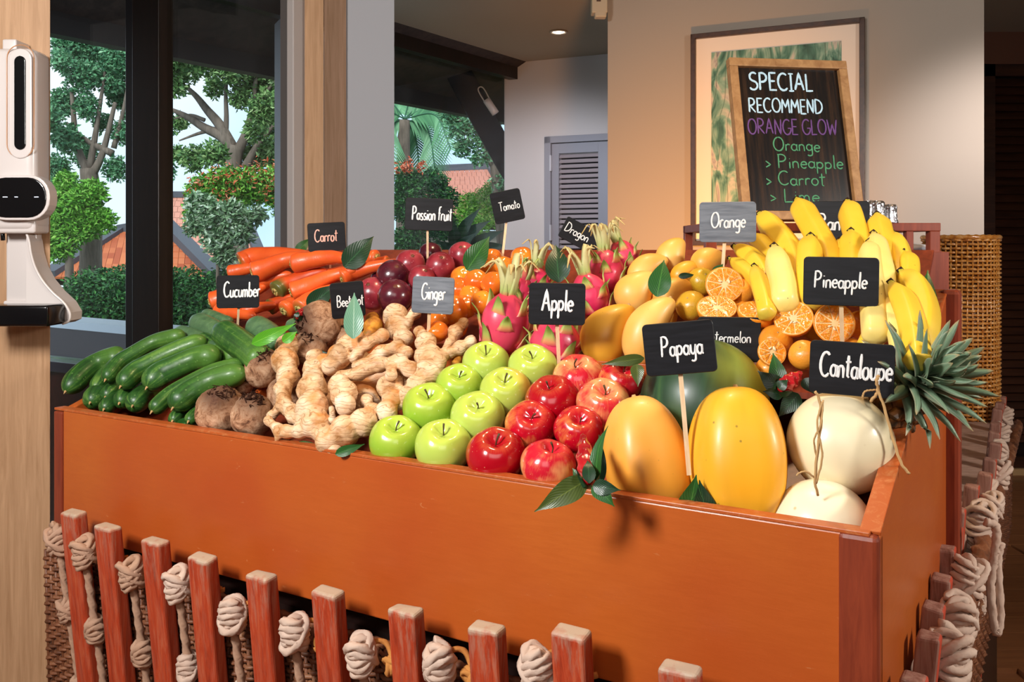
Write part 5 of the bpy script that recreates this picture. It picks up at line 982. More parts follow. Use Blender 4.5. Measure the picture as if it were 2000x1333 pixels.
# ---------------------------------------------------------------- dragon fruit
def dragon(u, v, ru, rv, ax, lab, dh=0, seed=0, crown=6, dry=True, clen=1.0):
    c = S(u, v, dh); a, b = px(ru, c.y), px(rv, c.y); rd = random.Random(seed); mb = MB()
    lathe(mb, [(a*x_*(1-.12*z_), b*z_) for x_, z_ in ball(24)], 32, lambda p, th, t: p*(1+.05*mnoise.noise(Vector((p.x/a, p.y/a, p.z/b))*1.5+Vector((seed, 0, 0)))+.025*math.cos(3*th+t*6)))
    o = link('dragon_fruit', mb.mesh('dragon_fruit', MT['dragon']), None, c); R = frame_z(ax, view_axis(c).cross(Vector(ax))); o.rotation_euler = R.to_euler(); tag(o, lab, 'dragon fruit', 'pink dragon fruit in the middle')
    def blade(nm, p0, p1, p2, p3, w_, mat):
        mb = MB(); P = catmull([p0, p1, p2, p3], 12); vs = []; uv = []
        for i, p in enumerate(P):
            t = i/12; tg = (P[min(12, i+1)]-P[max(0, i-1)]).normalized(); out = Vector((p.x, p.y, 0)); out = out.normalized() if out.length > 1e-6 else Vector((1, 0, 0)); sd = tg.cross(out).normalized(); nn = sd.cross(tg)
            ww = w_*(1-t)**.75+.0006; th_ = .0028*(1-t*.7)
            for q, e in ((-1, 0), (-.5, 1), (0, 1.3), (.5, 1), (1, 0), (0, -.6)): vs.append(p+sd*q*ww+nn*th_*e); uv.append((.5+q/2, t))
        mb.add(vs, [(i*6+j, i*6+(j+1) % 6, (i+1)*6+(j+1) % 6, (i+1)*6+j) for i in range(12) for j in range(6)], uv); link(nm, mb.mesh(nm, mat), o)
    k = 0
    for row, zz in enumerate((-.5, .0, .45)):
        for j in range(4):
            th = j*2*PI/4+row*.8+seed+rd.uniform(-.2, .2); rr = math.sqrt(1-zz*zz)*a*(1-.12*zz); z0 = zz*b; d = Vector((math.cos(th), math.sin(th), 0)); L = b*rd.uniform(.5, .75)
            blade('bract', d*rr*.93+Vector((0, 0, z0-L*.25)), d*rr*1.02+Vector((0, 0, z0)), d*rr*(1.12-.12*zz)+Vector((0, 0, z0+L*.45)), d*(rr*(1.05 if row > 1 else 1.3)+.006)+Vector((0, 0, z0+L*.85)), a*.38, MT['bract'])
    for j in range(crown):
        th = j*2*PI/crown+seed*.7; d = Vector((math.cos(th), math.sin(th), 0)); L = b*rd.uniform(1.0, 1.5)*clen; cu = rd.uniform(.2, .8)
        sdv = Vector((-d.y, d.x, 0))*rd.uniform(-.3, .3)*a
        blade('crown_bract', d*a*.22+Vector((0, 0, b*.86)), d*a*.34+Vector((0, 0, b+L*.35)), d*a*(.45+cu*.4)+sdv+Vector((0, 0, b+L*.85)), d*a*(.7+cu*.9)+sdv*2+Vector((0, 0, b+L*(.95-cu*.75))), a*.26, MT['bract_dry'] if dry or j % 2 else MT['bract'])
    return o
dragon(985, 632, 48, 62, (.12, -.1, 1), 'magenta dragon fruit at the front with a long dry crown', .02, 1, 7); dragon(1085, 668, 50, 46, (.1, .1, 1), 'dragon fruit under the apple sign', .0, 2, 5); dragon(1152, 578, 38, 46, (-.25, .0, 1), 'red dragon fruit behind the apple sign at its right', .01, 3, 6)
dragon(1184, 530, 35, 42, (-.1, .1, 1), 'dragon fruit with green crown beside the dragon sign', .01, 4, 7); dragon(1218, 502, 28, 34, (-.35, .1, .9), 'farthest dragon fruit, next to the leaning mango', .0, 5, 6); dragon(1045, 560, 32, 38, (.1, .1, 1), 'dragon fruit with dry yellow crown behind the apple sign at its left', .0, 6, 6, True, 1.2)
dragon(1020, 578, 28, 36, (.2, -.1, 1), 'dragon fruit with a bright green crown leaf behind the front one', .0, 7, 5, False)

# ---------------------------------------------------------------- bananas
def banana(pts, rpx, lab, dh=0, mat='banana', dhs=None, seed=0):
    """pts from the dark tip at the top down to the hidden end"""
    P = along(pts, dh, dhs); n_ = len(P); P = [p+Vector((0, -.012*math.sin(PI*i/(n_-1)), .0)) for i, p in enumerate(P)]; r = px(rpx, P[0].y)*.93; L = plen(P)
    def f(t):
        d = t*L/r; k = min(1, max(0, (d-.3)/2.6)); e = (1-t)*L/r
        return r*(.26+.74*math.sin(k*PI/2)**.85)*(math.sqrt(max(.01, 1-(1-e)**2)) if e < 1 else 1)
    def sh(th, t): a = (th+seed) % (2*PI/5)-PI/5; return 1.06*(.30+.70*math.cos(PI/5)/math.cos(a))
    mb = MB(); tube(mb, P, f, 30, 36, sh, True); o = build(mb, 'banana', MT[mat]); tag(o, lab, 'banana', 'bananas standing in the back right bin')
    d = (P[0]-P[1]).normalized(); mb = MB(); tube(mb, [P[0]-d*.002, P[0]+d*.003, P[0]+d*.006], [r*.27, r*.32, r*.2], 8, 4, lambda th, t: 1+.15*math.cos(4*th)); build(mb, 'tip', MT['banana_tip'], o); return o
B_ = banana
B_([(1557, 390), (1572, 425), (1594, 465), (1616, 510), (1622, 560)], 25, 'tallest banana, standing before the chalkboard', .0); B_([(1655, 394), (1661, 430), (1672, 475), (1672, 520)], 25, 'banana right of the banana sign text', .0, seed=1); B_([(1583, 462), (1576, 500), (1577, 550), (1590, 600)], 27, 'banana left of the pineapple sign with a dark tip', .04, 'banana', seed=2)
B_([(1662, 452), (1659, 490), (1660, 540), (1665, 590)], 25, 'banana rising behind the pineapple sign at its middle', .03, seed=3); B_([(1713, 419), (1714, 450), (1722, 490), (1722, 530)], 24, 'banana with greenish neck in front of the foil caps', .0, seed=4); B_([(1706, 456), (1712, 500), (1722, 550), (1722, 600)], 23, 'pale banana at the upper right corner of the pineapple sign', .04, 'banana_pale', seed=5)
B_([(1698, 473), (1696, 510), (1698, 560), (1704, 620), (1712, 665)], 25, 'long pale banana passing behind the right edge of the pineapple sign', .05, 'banana_pale', seed=6); B_([(1512, 482), (1517, 520), (1527, 560), (1533, 605)], 28, 'broad pale banana above the level orange half', .05, 'banana_pale', seed=7); B_([(1473, 520), (1480, 555), (1490, 590), (1498, 620)], 19, 'short banana with a black scratch', .05, 'banana', seed=8)
B_([(1484, 418), (1505, 445), (1535, 485), (1552, 530), (1552, 570)], 25, 'slanting banana right of the orange sign', .0, seed=9); B_([(1434, 482), (1460, 500), (1485, 528), (1500, 560)], 21, 'slanting banana just below the orange sign', .02, seed=10); B_([(1466, 460), (1486, 480), (1508, 510), (1515, 550)], 20, 'slanting banana between the two other slanting ones', .0, seed=11)
B_([(1744, 455), (1752, 485), (1758, 515), (1755, 550)], 20, 'banana standing before the red rack end', .0, seed=12); B_([(1760, 530), (1785, 560), (1800, 610), (1796, 660), (1782, 700)], 26, 'outermost large yellow banana at the right', .05, seed=13); B_([(1740, 552), (1760, 590), (1774, 640), (1784, 690), (1790, 715)], 26, 'large banana left of the outermost one, above the pineapple crown', .07, seed=14)
B_([(1766, 492), (1772, 515), (1770, 545), (1760, 570)], 20, 'banana with a thin black stalk at the right', .02, seed=15); B_([(1730, 580), (1735, 620), (1745, 660), (1755, 690)], 16, 'slim shaded banana left of the large pair', .05, 'banana_pale', seed=16); B_([(1425, 505), (1450, 525), (1475, 550), (1485, 570)], 15, 'thin banana at the left edge above the upright orange half', .02, seed=17)
B_([(1640, 470), (1630, 510), (1625, 560)], 22, 'banana hidden behind the pineapple sign', -.01, seed=18); B_([(1610, 480), (1600, 520), (1600, 580)], 20, 'banana in shadow between the pale ones', -.01, seed=19); B_([(1720, 600), (1705, 640), (1690, 690)], 24, 'deep yellow banana below the pineapple sign corner', .01, seed=20)

# ---------------------------------------------------------------- pineapple
pc = ST(1692, 797, .285); pa = (ST(1800, 742, .225)-pc).normalized()
pine = link('pineapple', None, None) if False else None
Rp = frame_z(pa); pr, ph_ = .055, .088
mb = MB(); lathe(mb, [(pr*x_**.8, ph_*z_) for x_, z_ in ball(18)], 28); po = link('pineapple', mb.mesh('pineapple', MT['pine']), None, pc); po.rotation_euler = Rp.to_euler(); tag(po, 'pineapple lying behind the pale melon, its spiky crown over the crate side', 'pineapple')
mb = MB()
lathe(mb, [(.0135, -.003), (.012, .003), (.007, .0055), (.002, .010)], 6); eye = mb.mesh('eye', MT['pine'], False)
for k in range(13):
    zz = -.9+k*.14; rr = pr*math.sqrt(max(0, 1-zz*zz))**.8; n = max(4, int(2*PI*rr/.023))
    for j in range(n):
        th = (j+.5*(k % 2))*2*PI/n; p = Vector((rr*math.cos(th), rr*math.sin(th), zz*ph_)); nrm = Vector((math.cos(th), math.sin(th), zz*.7)); e = link('eye', eye, po, p); e.rotation_euler = frame_z(nrm).to_euler()
cb = Vector((0, 0, ph_*.93)); rd = random.Random(5)
for k in range(54):
    lv = k/54; th = k*2.4; el_ = 1.35*(1-lv)**.8; L = (.04+.058*(1-abs(lv-.45))); d = Vector((math.cos(th)*math.sin(el_), math.sin(th)*math.sin(el_), math.cos(el_))); dr = Vector((math.cos(th), math.sin(th), 0))
    b0 = cb+Vector((0, 0, .05*lv)); P = catmull([b0, b0+d*L*.4, b0+d*L*.75+dr*.006, b0+d*L+dr*L*.25*(1-lv)+Vector((0, 0, -.01*(1-lv)))], 12); vs = []; uv = []
    for i, p in enumerate(P):
        t = i/12; tg = (P[min(12, i+1)]-P[max(0, i-1)]).normalized(); sd = tg.cross(dr); sd = sd.normalized() if sd.length > .05 else Vector((-dr.y, dr.x, 0)); nn = sd.cross(tg); ww = .0125*(1-t)**.7*(1.0-.2*(t < .1))+.0004
        for q in (-1, -.4, .4, 1): vs.append(p+sd*q*ww-nn*abs(q)*ww*.45*(-1 if nn.dot(dr) < 0 else -1)); uv.append((.5+q/2, t))
        vs.append(p-nn*.0025*(1-t)); uv.append((.5, t))
    mb = MB(); mb.add(vs, [(i*5+j, i*5+(j+1) % 5, (i+1)*5+(j+1) % 5, (i+1)*5+j) for i in range(12) for j in range(5)], uv); link('crown_leaf', mb.mesh('crown_leaf', MT['crown']), po)

# ---------------------------------------------------------------- garnish leaves and buds
def gleaf(b, t_, w_, lab, mat='leaf', dh=.04, dt=.04, bend=.12, nrm=None, fold=.2, name='garnish_leaf', tt=None):
    p0, p1 = (S(b[0], b[1], dh), S(t_[0], t_[1], dt)) if tt is None else (ST(*b, tt), ST(*t_, tt-.004))
    if tt is None: p1 = at(t_[0], t_[1], p0.y+(p1.y-p0.y)*.3); bend *= .6
    mb = MB(); leaf(mb, p0, p1, px(w_, p0.y), nrm or view_axis((p0+p1)/2), bend, 14, fold, 0, .03); o = build(mb, name, MT[mat]); tag(o, lab, 'leaf'); return o
gleaf((912, 528), (956, 462), 44, 'green leaf with pointed tip between passion fruit and tomatoes', 'leaf', .04, .04); gleaf((672, 522), (730, 462), 46, 'big dark green leaf right of the carrot sign', 'leaf_dark', .05, .04); gleaf((578, 494), (606, 466), 20, 'leaf behind the carrot sign at its left', 'leaf', .0, -.02)
gleaf((1092, 552), (1085, 478), 48, 'broad dark leaf behind the apple sign', 'leaf_dark', .03, .02); gleaf((1283, 580), (1297, 508), 44, 'upright dark green leaf between the mangoes', 'leaf', .05, .05); gleaf((1395, 538), (1412, 516), 20, 'small green leaf at the foot of the orange sign stick', 'leaf', .03, .03); gleaf((1325, 540), (1358, 537), 12, 'narrow dark leaf under the small mango', 'leaf_dark', .03, .03)
gleaf((690, 662), (692, 572), 38, 'pale upright leaf in front of the beetroot sign', 'leaf_pale', .07, .09); gleaf((492, 672), (578, 632), 26, 'bright green leaf arching over the cucumbers', 'leaf_bright', .07, .06, .25); gleaf((552, 668), (580, 648), 20, 'small bright leaf beside the topmost beetroot', 'leaf_bright', .06, .05, .2)
gleaf((600, 600), (660, 555), 36, 'dark leaf lying on the carrots behind the beetroot', 'leaf_dark', .04, .03); gleaf((590, 680), (640, 690), 20, 'dark leaf shadowed behind the ginger', 'leaf_dark', .0, .0); gleaf((1258, 700), (1175, 712), 22, 'long olive leaf lying level left of the papaya sign', 'leaf_olive', .04, .04); gleaf((1244, 712), (1246, 756), 26, 'olive leaf hanging down left of the papaya sign', 'leaf_olive', .08, .08)
gleaf((655, 888), (712, 868), 20, 'green leaf at the rim under the ginger', 'leaf', .02, .0); gleaf((580, 868), (630, 872), 14, 'leaf sliver at the rim under the big ginger', 'leaf', .0, .0); gleaf((1340, 1035), (1360, 928), 56, 'dark green leaf at the rim between the papayas', 'leaf', tt=.028, bend=.02)
gleaf((1385, 1035), (1366, 938), 50, 'second leaf at the rim between the papayas', 'leaf_dark', tt=.03, bend=.02); gleaf((345, 835), (385, 815), 22, 'leaf under the cucumbers by the divider', 'leaf', -.02, -.02)
gleaf((1808, 640), (1812, 528), 40, 'tall green leaf behind the outermost banana', 'leaf', -.01, -.03); gleaf((1825, 600), (1800, 545), 24, 'short green leaf at the crate back corner', 'leaf_dark', -.02, -.02)
gleaf((835, 515), (860, 500), 14, 'leaf tip behind the passion fruit', 'leaf', .0, .0)
# leaves round the buds
bp = S(1150, 935, .06); 
def bud(u0, v0, u1, v1, r, lab, dh):
    p0, p1 = S(u0, v0, dh), S(u1, v1, dh); R_ = px(r, p0.y); ax = p1-p0; L = ax.length; t = link('red_bud', None); t.location = p0; Rm = frame_z(ax); t.rotation_euler = Rm.to_euler(); tag(t, lab, 'flower bud'); 
    def fn(p, th, q):
        e = .5+.5*math.cos(4*th+q*24); f = .5+.5*math.cos(4*th-q*24); g_ = max(e, f)**2*(.25+.75*e*f); return Vector((p.x*(1+.26*g_), p.y*(1+.26*g_), p.z+L*.02*g_))
    mb = MB(); lathe(mb, [(R_*(.88*math.sin(PI*(.03+.94*i/44))**.62*(1-.52*i/44)+.03), L*i/44) for i in range(45)], 44, fn); link('scaly_cone', mb.mesh('scaly_cone', MT['bud']), t)
    for k in range(4):
        th = k*1.57; d = Vector((math.cos(th), math.sin(th), 0)); mb = MB(); leaf(mb, d*R_*.3-Vector((0, 0, L*.05)), d*R_*.9+Vector((0, 0, L*.28)), R_*1.1, d, .15, 8, .15); link('sepal', mb.mesh('sepal', MT['leaf_dark']), t)
    return t
bud(1150, 945, 1138, 850, 24, 'glossy red flower bud standing at the rim before the apples', .09); bud(1522, 762, 1566, 728, 20, 'glossy red flower bud lying behind the right papaya', .05); bud(580, 622, 592, 603, 10, 'tiny red bud beside the topmost beetroot', .07)
for b, t_, w_, lab, mt, d0, d1, nr in [((1146, 938), (1044, 1000), 46, 'spotted olive leaf hanging over the crate front from the red bud', 'leaf_olive', .09, .10, None), ((1160, 945), (1200, 990), 34, 'curled green leaf hanging over the rim right of the red bud', 'leaf', .09, .10, None), ((1158, 950), (1212, 958), 30, 'short green leaf at the foot of the left papaya', 'leaf_dark', .09, .10, None), ((1165, 940), (1188, 832), 34, 'long green leaf rising between red bud and left papaya', 'leaf', .08, .09, (-.8, -.6, .2)), ((1172, 945), (1170, 850), 26, 'dark green leaf curled against the left papaya', 'leaf_dark', .07, .07, None), ((1135, 940), (1118, 915), 16, 'small leaf left of the rim bud', 'leaf', .08, .08, None)]: gleaf(b, t_, w_, lab, mt, d0, d1, .18, nr)
for b, t_, w_, lab, mt, d0, d1 in [((1530, 765), (1480, 725), 36, 'dark leaf by the second bud, pointing left', 'leaf_dark', .03, .03), ((1525, 760), (1510, 690), 34, 'green leaf by the second bud, pointing up', 'leaf', .03, .02), ((1530, 770), (1490, 765), 26, 'low dark leaf by the second bud', 'leaf_dark', .03, .03), ((1560, 770), (1520, 815), 36, 'dark green leaf against the upper melon', 'leaf_dark', .02, .0), ((1570, 740), (1590, 770), 24, 'leaf under the cantaloupe sign', 'leaf_dark', .0, .0)]: gleaf(b, t_, w_, lab, mt, d0, d1)

# ================================================================ SIGNS (hand lettering as chalk strokes)
def arc(cx, cy, rx, ry, a0, a1, n=10): return [(cx+rx*math.cos(math.radians(a0+(a1-a0)*i/n)), cy+ry*math.sin(math.radians(a0+(a1-a0)*i/n))) for i in range(n+1)]
G = {
 'A': (.62, [[(.02, 0), (.27, 1), (.52, 0)], [(.1, .36), (.45, .36)]]), 'B': (.6, [[(.06, 0), (.06, 1)], [(.06, 1)]+arc(.2, .76, .24, .24, 90, -90)+[(.06, .52)], [(.06, .52)]+arc(.2, .26, .29, .26, 90, -90)+[(.06, 0)]]),
 'C': (.62, [arc(.34, .5, .3, .5, 50, 315, 14)]), 'D': (.64, [[(.06, 0), (.06, 1)], [(.02, 1)]+arc(.14, .5, .42, .5, 90, -90, 12)+[(.02, 0)]]), 'E': (.5, [[(.42, 1), (.06, 1), (.06, 0), (.44, 0)], [(.06, .52), (.36, .52)]]),
 'G': (.66, [arc(.34, .5, .3, .5, 50, 330, 14)+[(.6, .42), (.38, .42)]]), 'I': (.36, [[(.16, 0), (.16, 1)], [(.02, 1), (.3, 1)], [(.02, 0), (.3, 0)]]), 'L': (.48, [[(.06, 1), (.06, 0), (.42, .02)]]), 'M': (.7, [[(.04, 0), (.1, 1), (.32, .4), (.54, 1), (.6, 0)]]),
 'N': (.6, [[(.06, 0), (.08, 1), (.46, .02), (.5, 1)]]), 'O': (.7, [arc(.34, .5, .29, .5, 95, 455, 18)]), 'P': (.58, [[(.08, 0), (.08, 1)], [(.02, .98)]+arc(.2, .74, .26, .26, 90, -90)+[(.08, .48)]]),
 'R': (.6, [[(.06, 0), (.06, 1)], [(.02, 1)]+arc(.2, .75, .25, .25, 90, -90)+[(.08, .5), (.5, 0)]]), 'S': (.56, [arc(.28, .76, .21, .24, 40, 250, 9)+arc(.26, .25, .23, .25, 70, -150, 9)]), 'T': (.6, [[(.28, 0), (.28, 1)], [(.02, .98), (.56, 1)]]), 'W': (.8, [[(.04, 1), (.2, 0), (.38, .7), (.56, 0), (.72, 1)]]),
 'a': (.44, [arc(.2, .24, .16, .23, 40, 400, 12), [(.36, .48), (.35, .08), (.42, .0)]]), 'b': (.44, [[(.06, .98), (.06, 0)], arc(.2, .22, .16, .22, 150, -190, 12)]), 'c': (.4, [arc(.22, .24, .17, .24, 50, 320, 10)]), 'd': (.46, [arc(.2, .22, .16, .22, 40, 400, 12), [(.37, 1), (.37, 0)]]),
 'e': (.42, [[(.05, .26), (.36, .28)]+arc(.21, .25, .16, .24, 10, 320, 12)]), 'f': (.36, [arc(.28, .8, .14, .18, 60, 180, 6)+[(.14, 0)], [(.02, .52), (.3, .52)]]), 'g': (.45, [arc(.2, .26, .16, .22, 40, 400, 12), [(.37, .48), (.37, -.2)]+arc(.22, -.2, .15, .14, 0, -150, 7)]),
 'h': (.44, [[(.06, 1), (.06, 0)], [(.06, .3)]+arc(.2, .3, .14, .18, 150, 0, 7)+[(.35, 0)]]), 'i': (.2, [[(.09, .48), (.09, 0)], [(.09, .68), (.095, .7)]]), 'l': (.2, [[(.09, 1), (.09, .06), (.15, 0)]]), 'm': (.62, [[(.05, .48), (.05, 0)], [(.05, .3)]+arc(.17, .3, .11, .18, 150, 0, 6)+[(.28, 0)], [(.28, .3)]+arc(.4, .3, .11, .18, 150, 0, 6)+[(.52, 0)]]),
 'n': (.44, [[(.06, .48), (.06, 0)], [(.06, .3)]+arc(.2, .3, .14, .18, 150, 0, 7)+[(.35, 0)]]), 'o': (.44, [arc(.21, .24, .17, .24, 90, 450, 14)]), 'p': (.45, [[(.06, .5), (.06, -.36)], arc(.21, .25, .16, .22, 150, -190, 12)]),
 'r': (.34, [[(.06, .48), (.06, 0)], [(.06, .28)]+arc(.2, .28, .14, .2, 150, 50, 5)]), 's': (.36, [arc(.18, .36, .12, .12, 40, 250, 6)+arc(.17, .12, .13, .12, 70, -150, 6)]), 't': (.34, [[(.15, .9), (.15, .06), (.24, 0)], [(.0, .62), (.32, .64)]]), 'u': (.44, [[(.06, .48)]+arc(.2, .17, .14, .17, 180, 350, 7)+[(.36, .48)], [(.36, .48), (.37, 0)]]),
 'w': (.6, [[(.04, .48), (.15, 0), (.28, .4), (.4, 0), (.52, .48)]]), 'y': (.44, [[(.06, .5)]+arc(.2, .2, .14, .18, 180, 350, 7)+[(.37, .5)], [(.37, .5), (.36, -.15)]+arc(.22, -.2, .14, .14, 0, -150, 6)]), ' ': (.26, []), '>': (.4, [[(.05, .5), (.3, .25), (.05, .05)]])}
def text_w(s): return sum(G[c][0] for c in s)
def lettering(name, s, parent, x, y, h, mat, width=None, slant=.06, thick=.05, y_off=-.0032, jitter=.02, seed=1):
    """strokes on the parent's front face; x, y baseline start, h cap height, width: total width"""
    rd = random.Random(seed+len(s)); mb = MB(); kx = h if width is None else width/text_w(s); cx = x
    for ch in s:
        adv, strokes = G[ch]; dy = rd.uniform(-jitter, jitter)*h
        for st in strokes:
            P = [Vector((cx+(a+slant*b)*kx, 0, y+dy+b*h)) for a, b in st]; P = [p+Vector((0, y_off, 0)) for p in P]
            if len(P) == 2 and (P[1]-P[0]).length < h*.05: P[1] = P[0]+Vector((0, 0, h*.05))
            fine = [P[0]]
            for i in range(1, len(P)):
                n = max(1, int((P[i]-P[i-1]).length/(h*.12)))
                fine += [P[i-1].lerp(P[i], j/n) for j in range(1, n+1)]
            vs = []; w_ = h*thick
            for i, p in enumerate(fine):
                tg = (fine[min(i+1, len(fine)-1)]-fine[max(0, i-1)]); tg = tg.normalized() if tg.length > 1e-9 else Vector((1, 0, 0)); sd = Vector((-tg.z, 0, tg.x)); k = w_*(1+rd.uniform(-.14, .14))*(.75 if i in (0, len(fine)-1) else 1)
                vs += [p-sd*k, p-sd*k*.5+Vector((0, -.0006, 0)), p+sd*k*.5+Vector((0, -.0006, 0)), p+sd*k]
            nn = len(fine); mb.add(vs, [(i*4+j, i*4+j+1, (i+1)*4+j+1, (i+1)*4+j) for i in range(nn-1) for j in range(3)]+[(0, 1, 2, 3), ((nn-1)*4+3, (nn-1)*4+2, (nn-1)*4+1, (nn-1)*4)])
        cx += adv*kx
    return link(name, mb.mesh(name, mat, False), parent)
def rounded_board(name, w_, h_, th, r, mat, parent):
    pts = []
    for cx, cz, a0 in ((w_/2-r, h_/2-r, 0), (-w_/2+r, h_/2-r, 90), (-w_/2+r, -h_/2+r, 180), (w_/2-r, -h_/2+r, 270)):
        for i in range(5): a = math.radians(a0+i*22.5); pts.append((cx+r*math.cos(a), cz+r*math.sin(a)))
    n = len(pts); rr = random.Random(int(w_*1e5)); vs = [(x, -th/2, z) for x, z in pts]+[(x, th/2, z) for x, z in pts]; mb = MB(); mb.add(vs, [tuple(range(n)), tuple(range(n, 2*n))[::-1]]+[(i, (i+1) % n, n+(i+1) % n, n+i)[::-1] for i in range(n)])
    o = link(name, mb.mesh(name, mat, False), parent); b = o.modifiers.new('bevel', 'BEVEL'); b.width = .0008; b.segments = 1; b.limit_method = 'ANGLE'; return o
def sign(text, u, v, w_, h_, roll, Yd, stick, lab, tx, tw, th_, ty=.0, yaw=0, mat='slate', pitch=0, chalk='chalk', thick=.055):
    """tx: text start as a share of the width; tw: text width share; th_: cap height share; ty: baseline share from the bottom"""
    c = at(u, v, Yd); W, H = px(w_, Yd), px(h_, Yd); t = empty('price_sign', c, lab, 'sign', 'slate name signs on sticks'); base = math.atan2(c.x, c.y)
    t.rotation_euler = (Matrix.Rotation(-base+math.radians(yaw), 3, 'Z')@Matrix.Rotation(math.radians(pitch), 3, 'X')@Matrix.Rotation(math.radians(roll), 3, 'Y')).to_euler()
    bd = rounded_board('board', W, H, .005, min(W, H)*.09, MT[mat], t)
    lettering('lettering', text, bd, -W/2+tx*W, -H/2+ty*H, th_*H, MT[chalk], tw*W, thick=thick)
    if stick:
        mw = t.rotation_euler.to_matrix(); inv = mw.transposed(); a = inv@(at(*stick[0], Yd+.002)-c); b = inv@(at(*stick[1], Yd+stick[2])-c); mb = MB(); a.y = .0046; a2 = a+(a-b).normalized()*.02; a2.y = .0046; tube(mb, [a2, a], .0022, 4, 1, raw=True) if False else None; bar(mb, a2, a, .0062*(.8 if Yd > 1.8 else 1), .0035, up=(0, 1, .01)); bar(mb, a, b+Vector((0, .0046, 0)), .0062*(.8 if Yd > 1.8 else 1), .0035, up=(0, 1, .01)); o = link('stick', mb.mesh('stick', MT['bamboo'], False), t)
    return t
def Yat(u, v, dh=0): return S(u, v, dh).y
sign('Cucumber', 465, 570, 80, 64, 0, Yat(466, 640, .03), ((466, 603), (464, 640), .02), 'black sign reading Cucumber above the cucumbers', .16, .86, .46, .34)
sign('Carrot', 638, 463, 72, 56, -3, 2.12, ((645, 490), (645, 540), .02), 'black sign reading Carrot between two leaves', .17, .62, .42, .34, chalk='chalk_pink')
sign('Beetroot', 679, 586, 66, 70, -5, Yat(690, 655, .05)+.07, ((682, 620), (684, 680), .02), 'dark grey sign reading Beetroot behind the pale leaf', .16, .8, .32, .32, yaw=12)
sign('Ginger', 846, 577, 82, 72, 3, Yat(838, 650, .04), ((838, 613), (836, 660), .02), 'pale grey sign reading Ginger above the ginger', .22, .58, .44, .38, yaw=-8, mat='slate_glare')
sign('Passion fruit', 838, 419, 93, 63, 2, Yat(835, 515, .01), ((835, 450), (835, 510), .02), 'black sign reading Passion fruit over the passion fruit', .14, .84, .42, .32)
sign('Tomato', 991, 403, 60, 62, -12, 2.0, ((989, 434), (981, 510), -.02), 'black tilted sign reading Tomato on a tall stick', .2, .7, .28, .38, yaw=8)
sign('Dragon', 1133, 460, 78, 44, 28, 2.05, ((1140, 478), (1150, 540), .02), 'black slanting sign reading Dragon behind the dragon fruit', .06, .68, .42, .36, yaw=14)
sign('Apple', 1088, 594, 110, 82, 1, Yat(1091, 715, .035), ((1088, 635), (1092, 715), .02), 'black sign reading Apple above the apples', .23, .56, .50, .33)
sign('Orange', 1421, 434, 108, 79, 0, Yat(1413, 520, .03), ((1415, 474), (1411, 530), .0), 'glare-grey sign reading Orange above the oranges', .2, .62, .38, .36, mat='slate_glare')
sign('Banana', 1641, 434, 106, 82, 1, 2.02, ((1631, 470), (1630, 540), .02), 'black sign reading Banana standing behind the bananas', .1, .78, .40, .30)
sign('Pineapple', 1642, 550, 139, 95, 1, 1.36, ((1643, 597), (1645, 670), .02), 'black sign reading Pineapple in front of the bananas', .14, .71, .34, .36)
sign('Watermelon', 1424, 663, 120, 87, 0, 1.46, ((1424, 700), (1424, 745), .02), 'dark sign reading Watermelon half behind the papaya sign', .05, .80, .26, .43)
sign('Papaya', 1327, 680, 137, 102, -6, 1.22, ((1329, 730), (1346, 930), -.0), 'dark slate sign reading Papaya on a long stick between papayas', .23, .60, .38, .36)
sign('Cantaloupe', 1663, 721, 156, 104, 2, 1.215, ((1690, 772), (1694, 790), .05), 'black sign reading Cantaloupe standing above the upper melon', .12, .86, .46, .33)

# ================================================================ THINGS BEHIND: rack, chalkboard, bottles, tall basket
YR = 2.1
rack = empty('wooden_rack', at(1600, 500, YR), 'red stained wooden rack with rails standing behind the bananas', 'rack')
def rk_(name, u0, v0, u1, v1, y0, y1, mat='redwood'):
    p, q = at(u0, v1, YR), at(u1, v0, YR); mb = MB(); bx(mb, ((p.x+q.x)/2, YR+(y0+y1)/2, (p.z+q.z)/2), (q.x-p.x, y1-y0, q.z-p.z)); return build(mb, name, MT[mat], rack, False, bevel=.0015)
rk_('top_rail', 1376, 436, 1833, 452, -.012, .012); rk_('post', 1376, 452, 1398, 760, -.012, .012); rk_('post', 1812, 452, 1832, 760, -.012, .012); rk_('post', 1767, 452, 1781, 492, -.01, .01); rk_('panel', 1376, 490, 1838, 760, -.006, .006); rk_('top_rail', 1376, 436, 1833, 452, .24, .264)
rk_('side_rail', 1812, 436, 1832, 452, .012, .25); rk_('side_rail', 1376, 436, 1396, 452, .012, .25); rk_('post', 1376, 452, 1394, 760, .24, .26); rk_('post', 1812, 452, 1832, 760, .24, .26); rk_('shelf', 1380, 494, 1830, 500, .0, .25); rk_('corner_plank', 1786, 492, 1842, 760, -.03, -.012)
pcl = empty('folded_cloth', at(1790, 486, YR+.06), 'white crumpled cloth lying inside the rack', 'cloth'); mb = MB(); lathe(mb, [(px(30, YR)*a, .012*b) for a, b in ball(10)], 22, lambda p, th, t: p+Vector((0, 0, .006*mnoise.noise(Vector((p.x*60, p.y*60, 1)))))); build(mb, 'fabric', flatm('white_cloth', '#d8d8e0', .8), pcl, origin=(0, 0, 0))
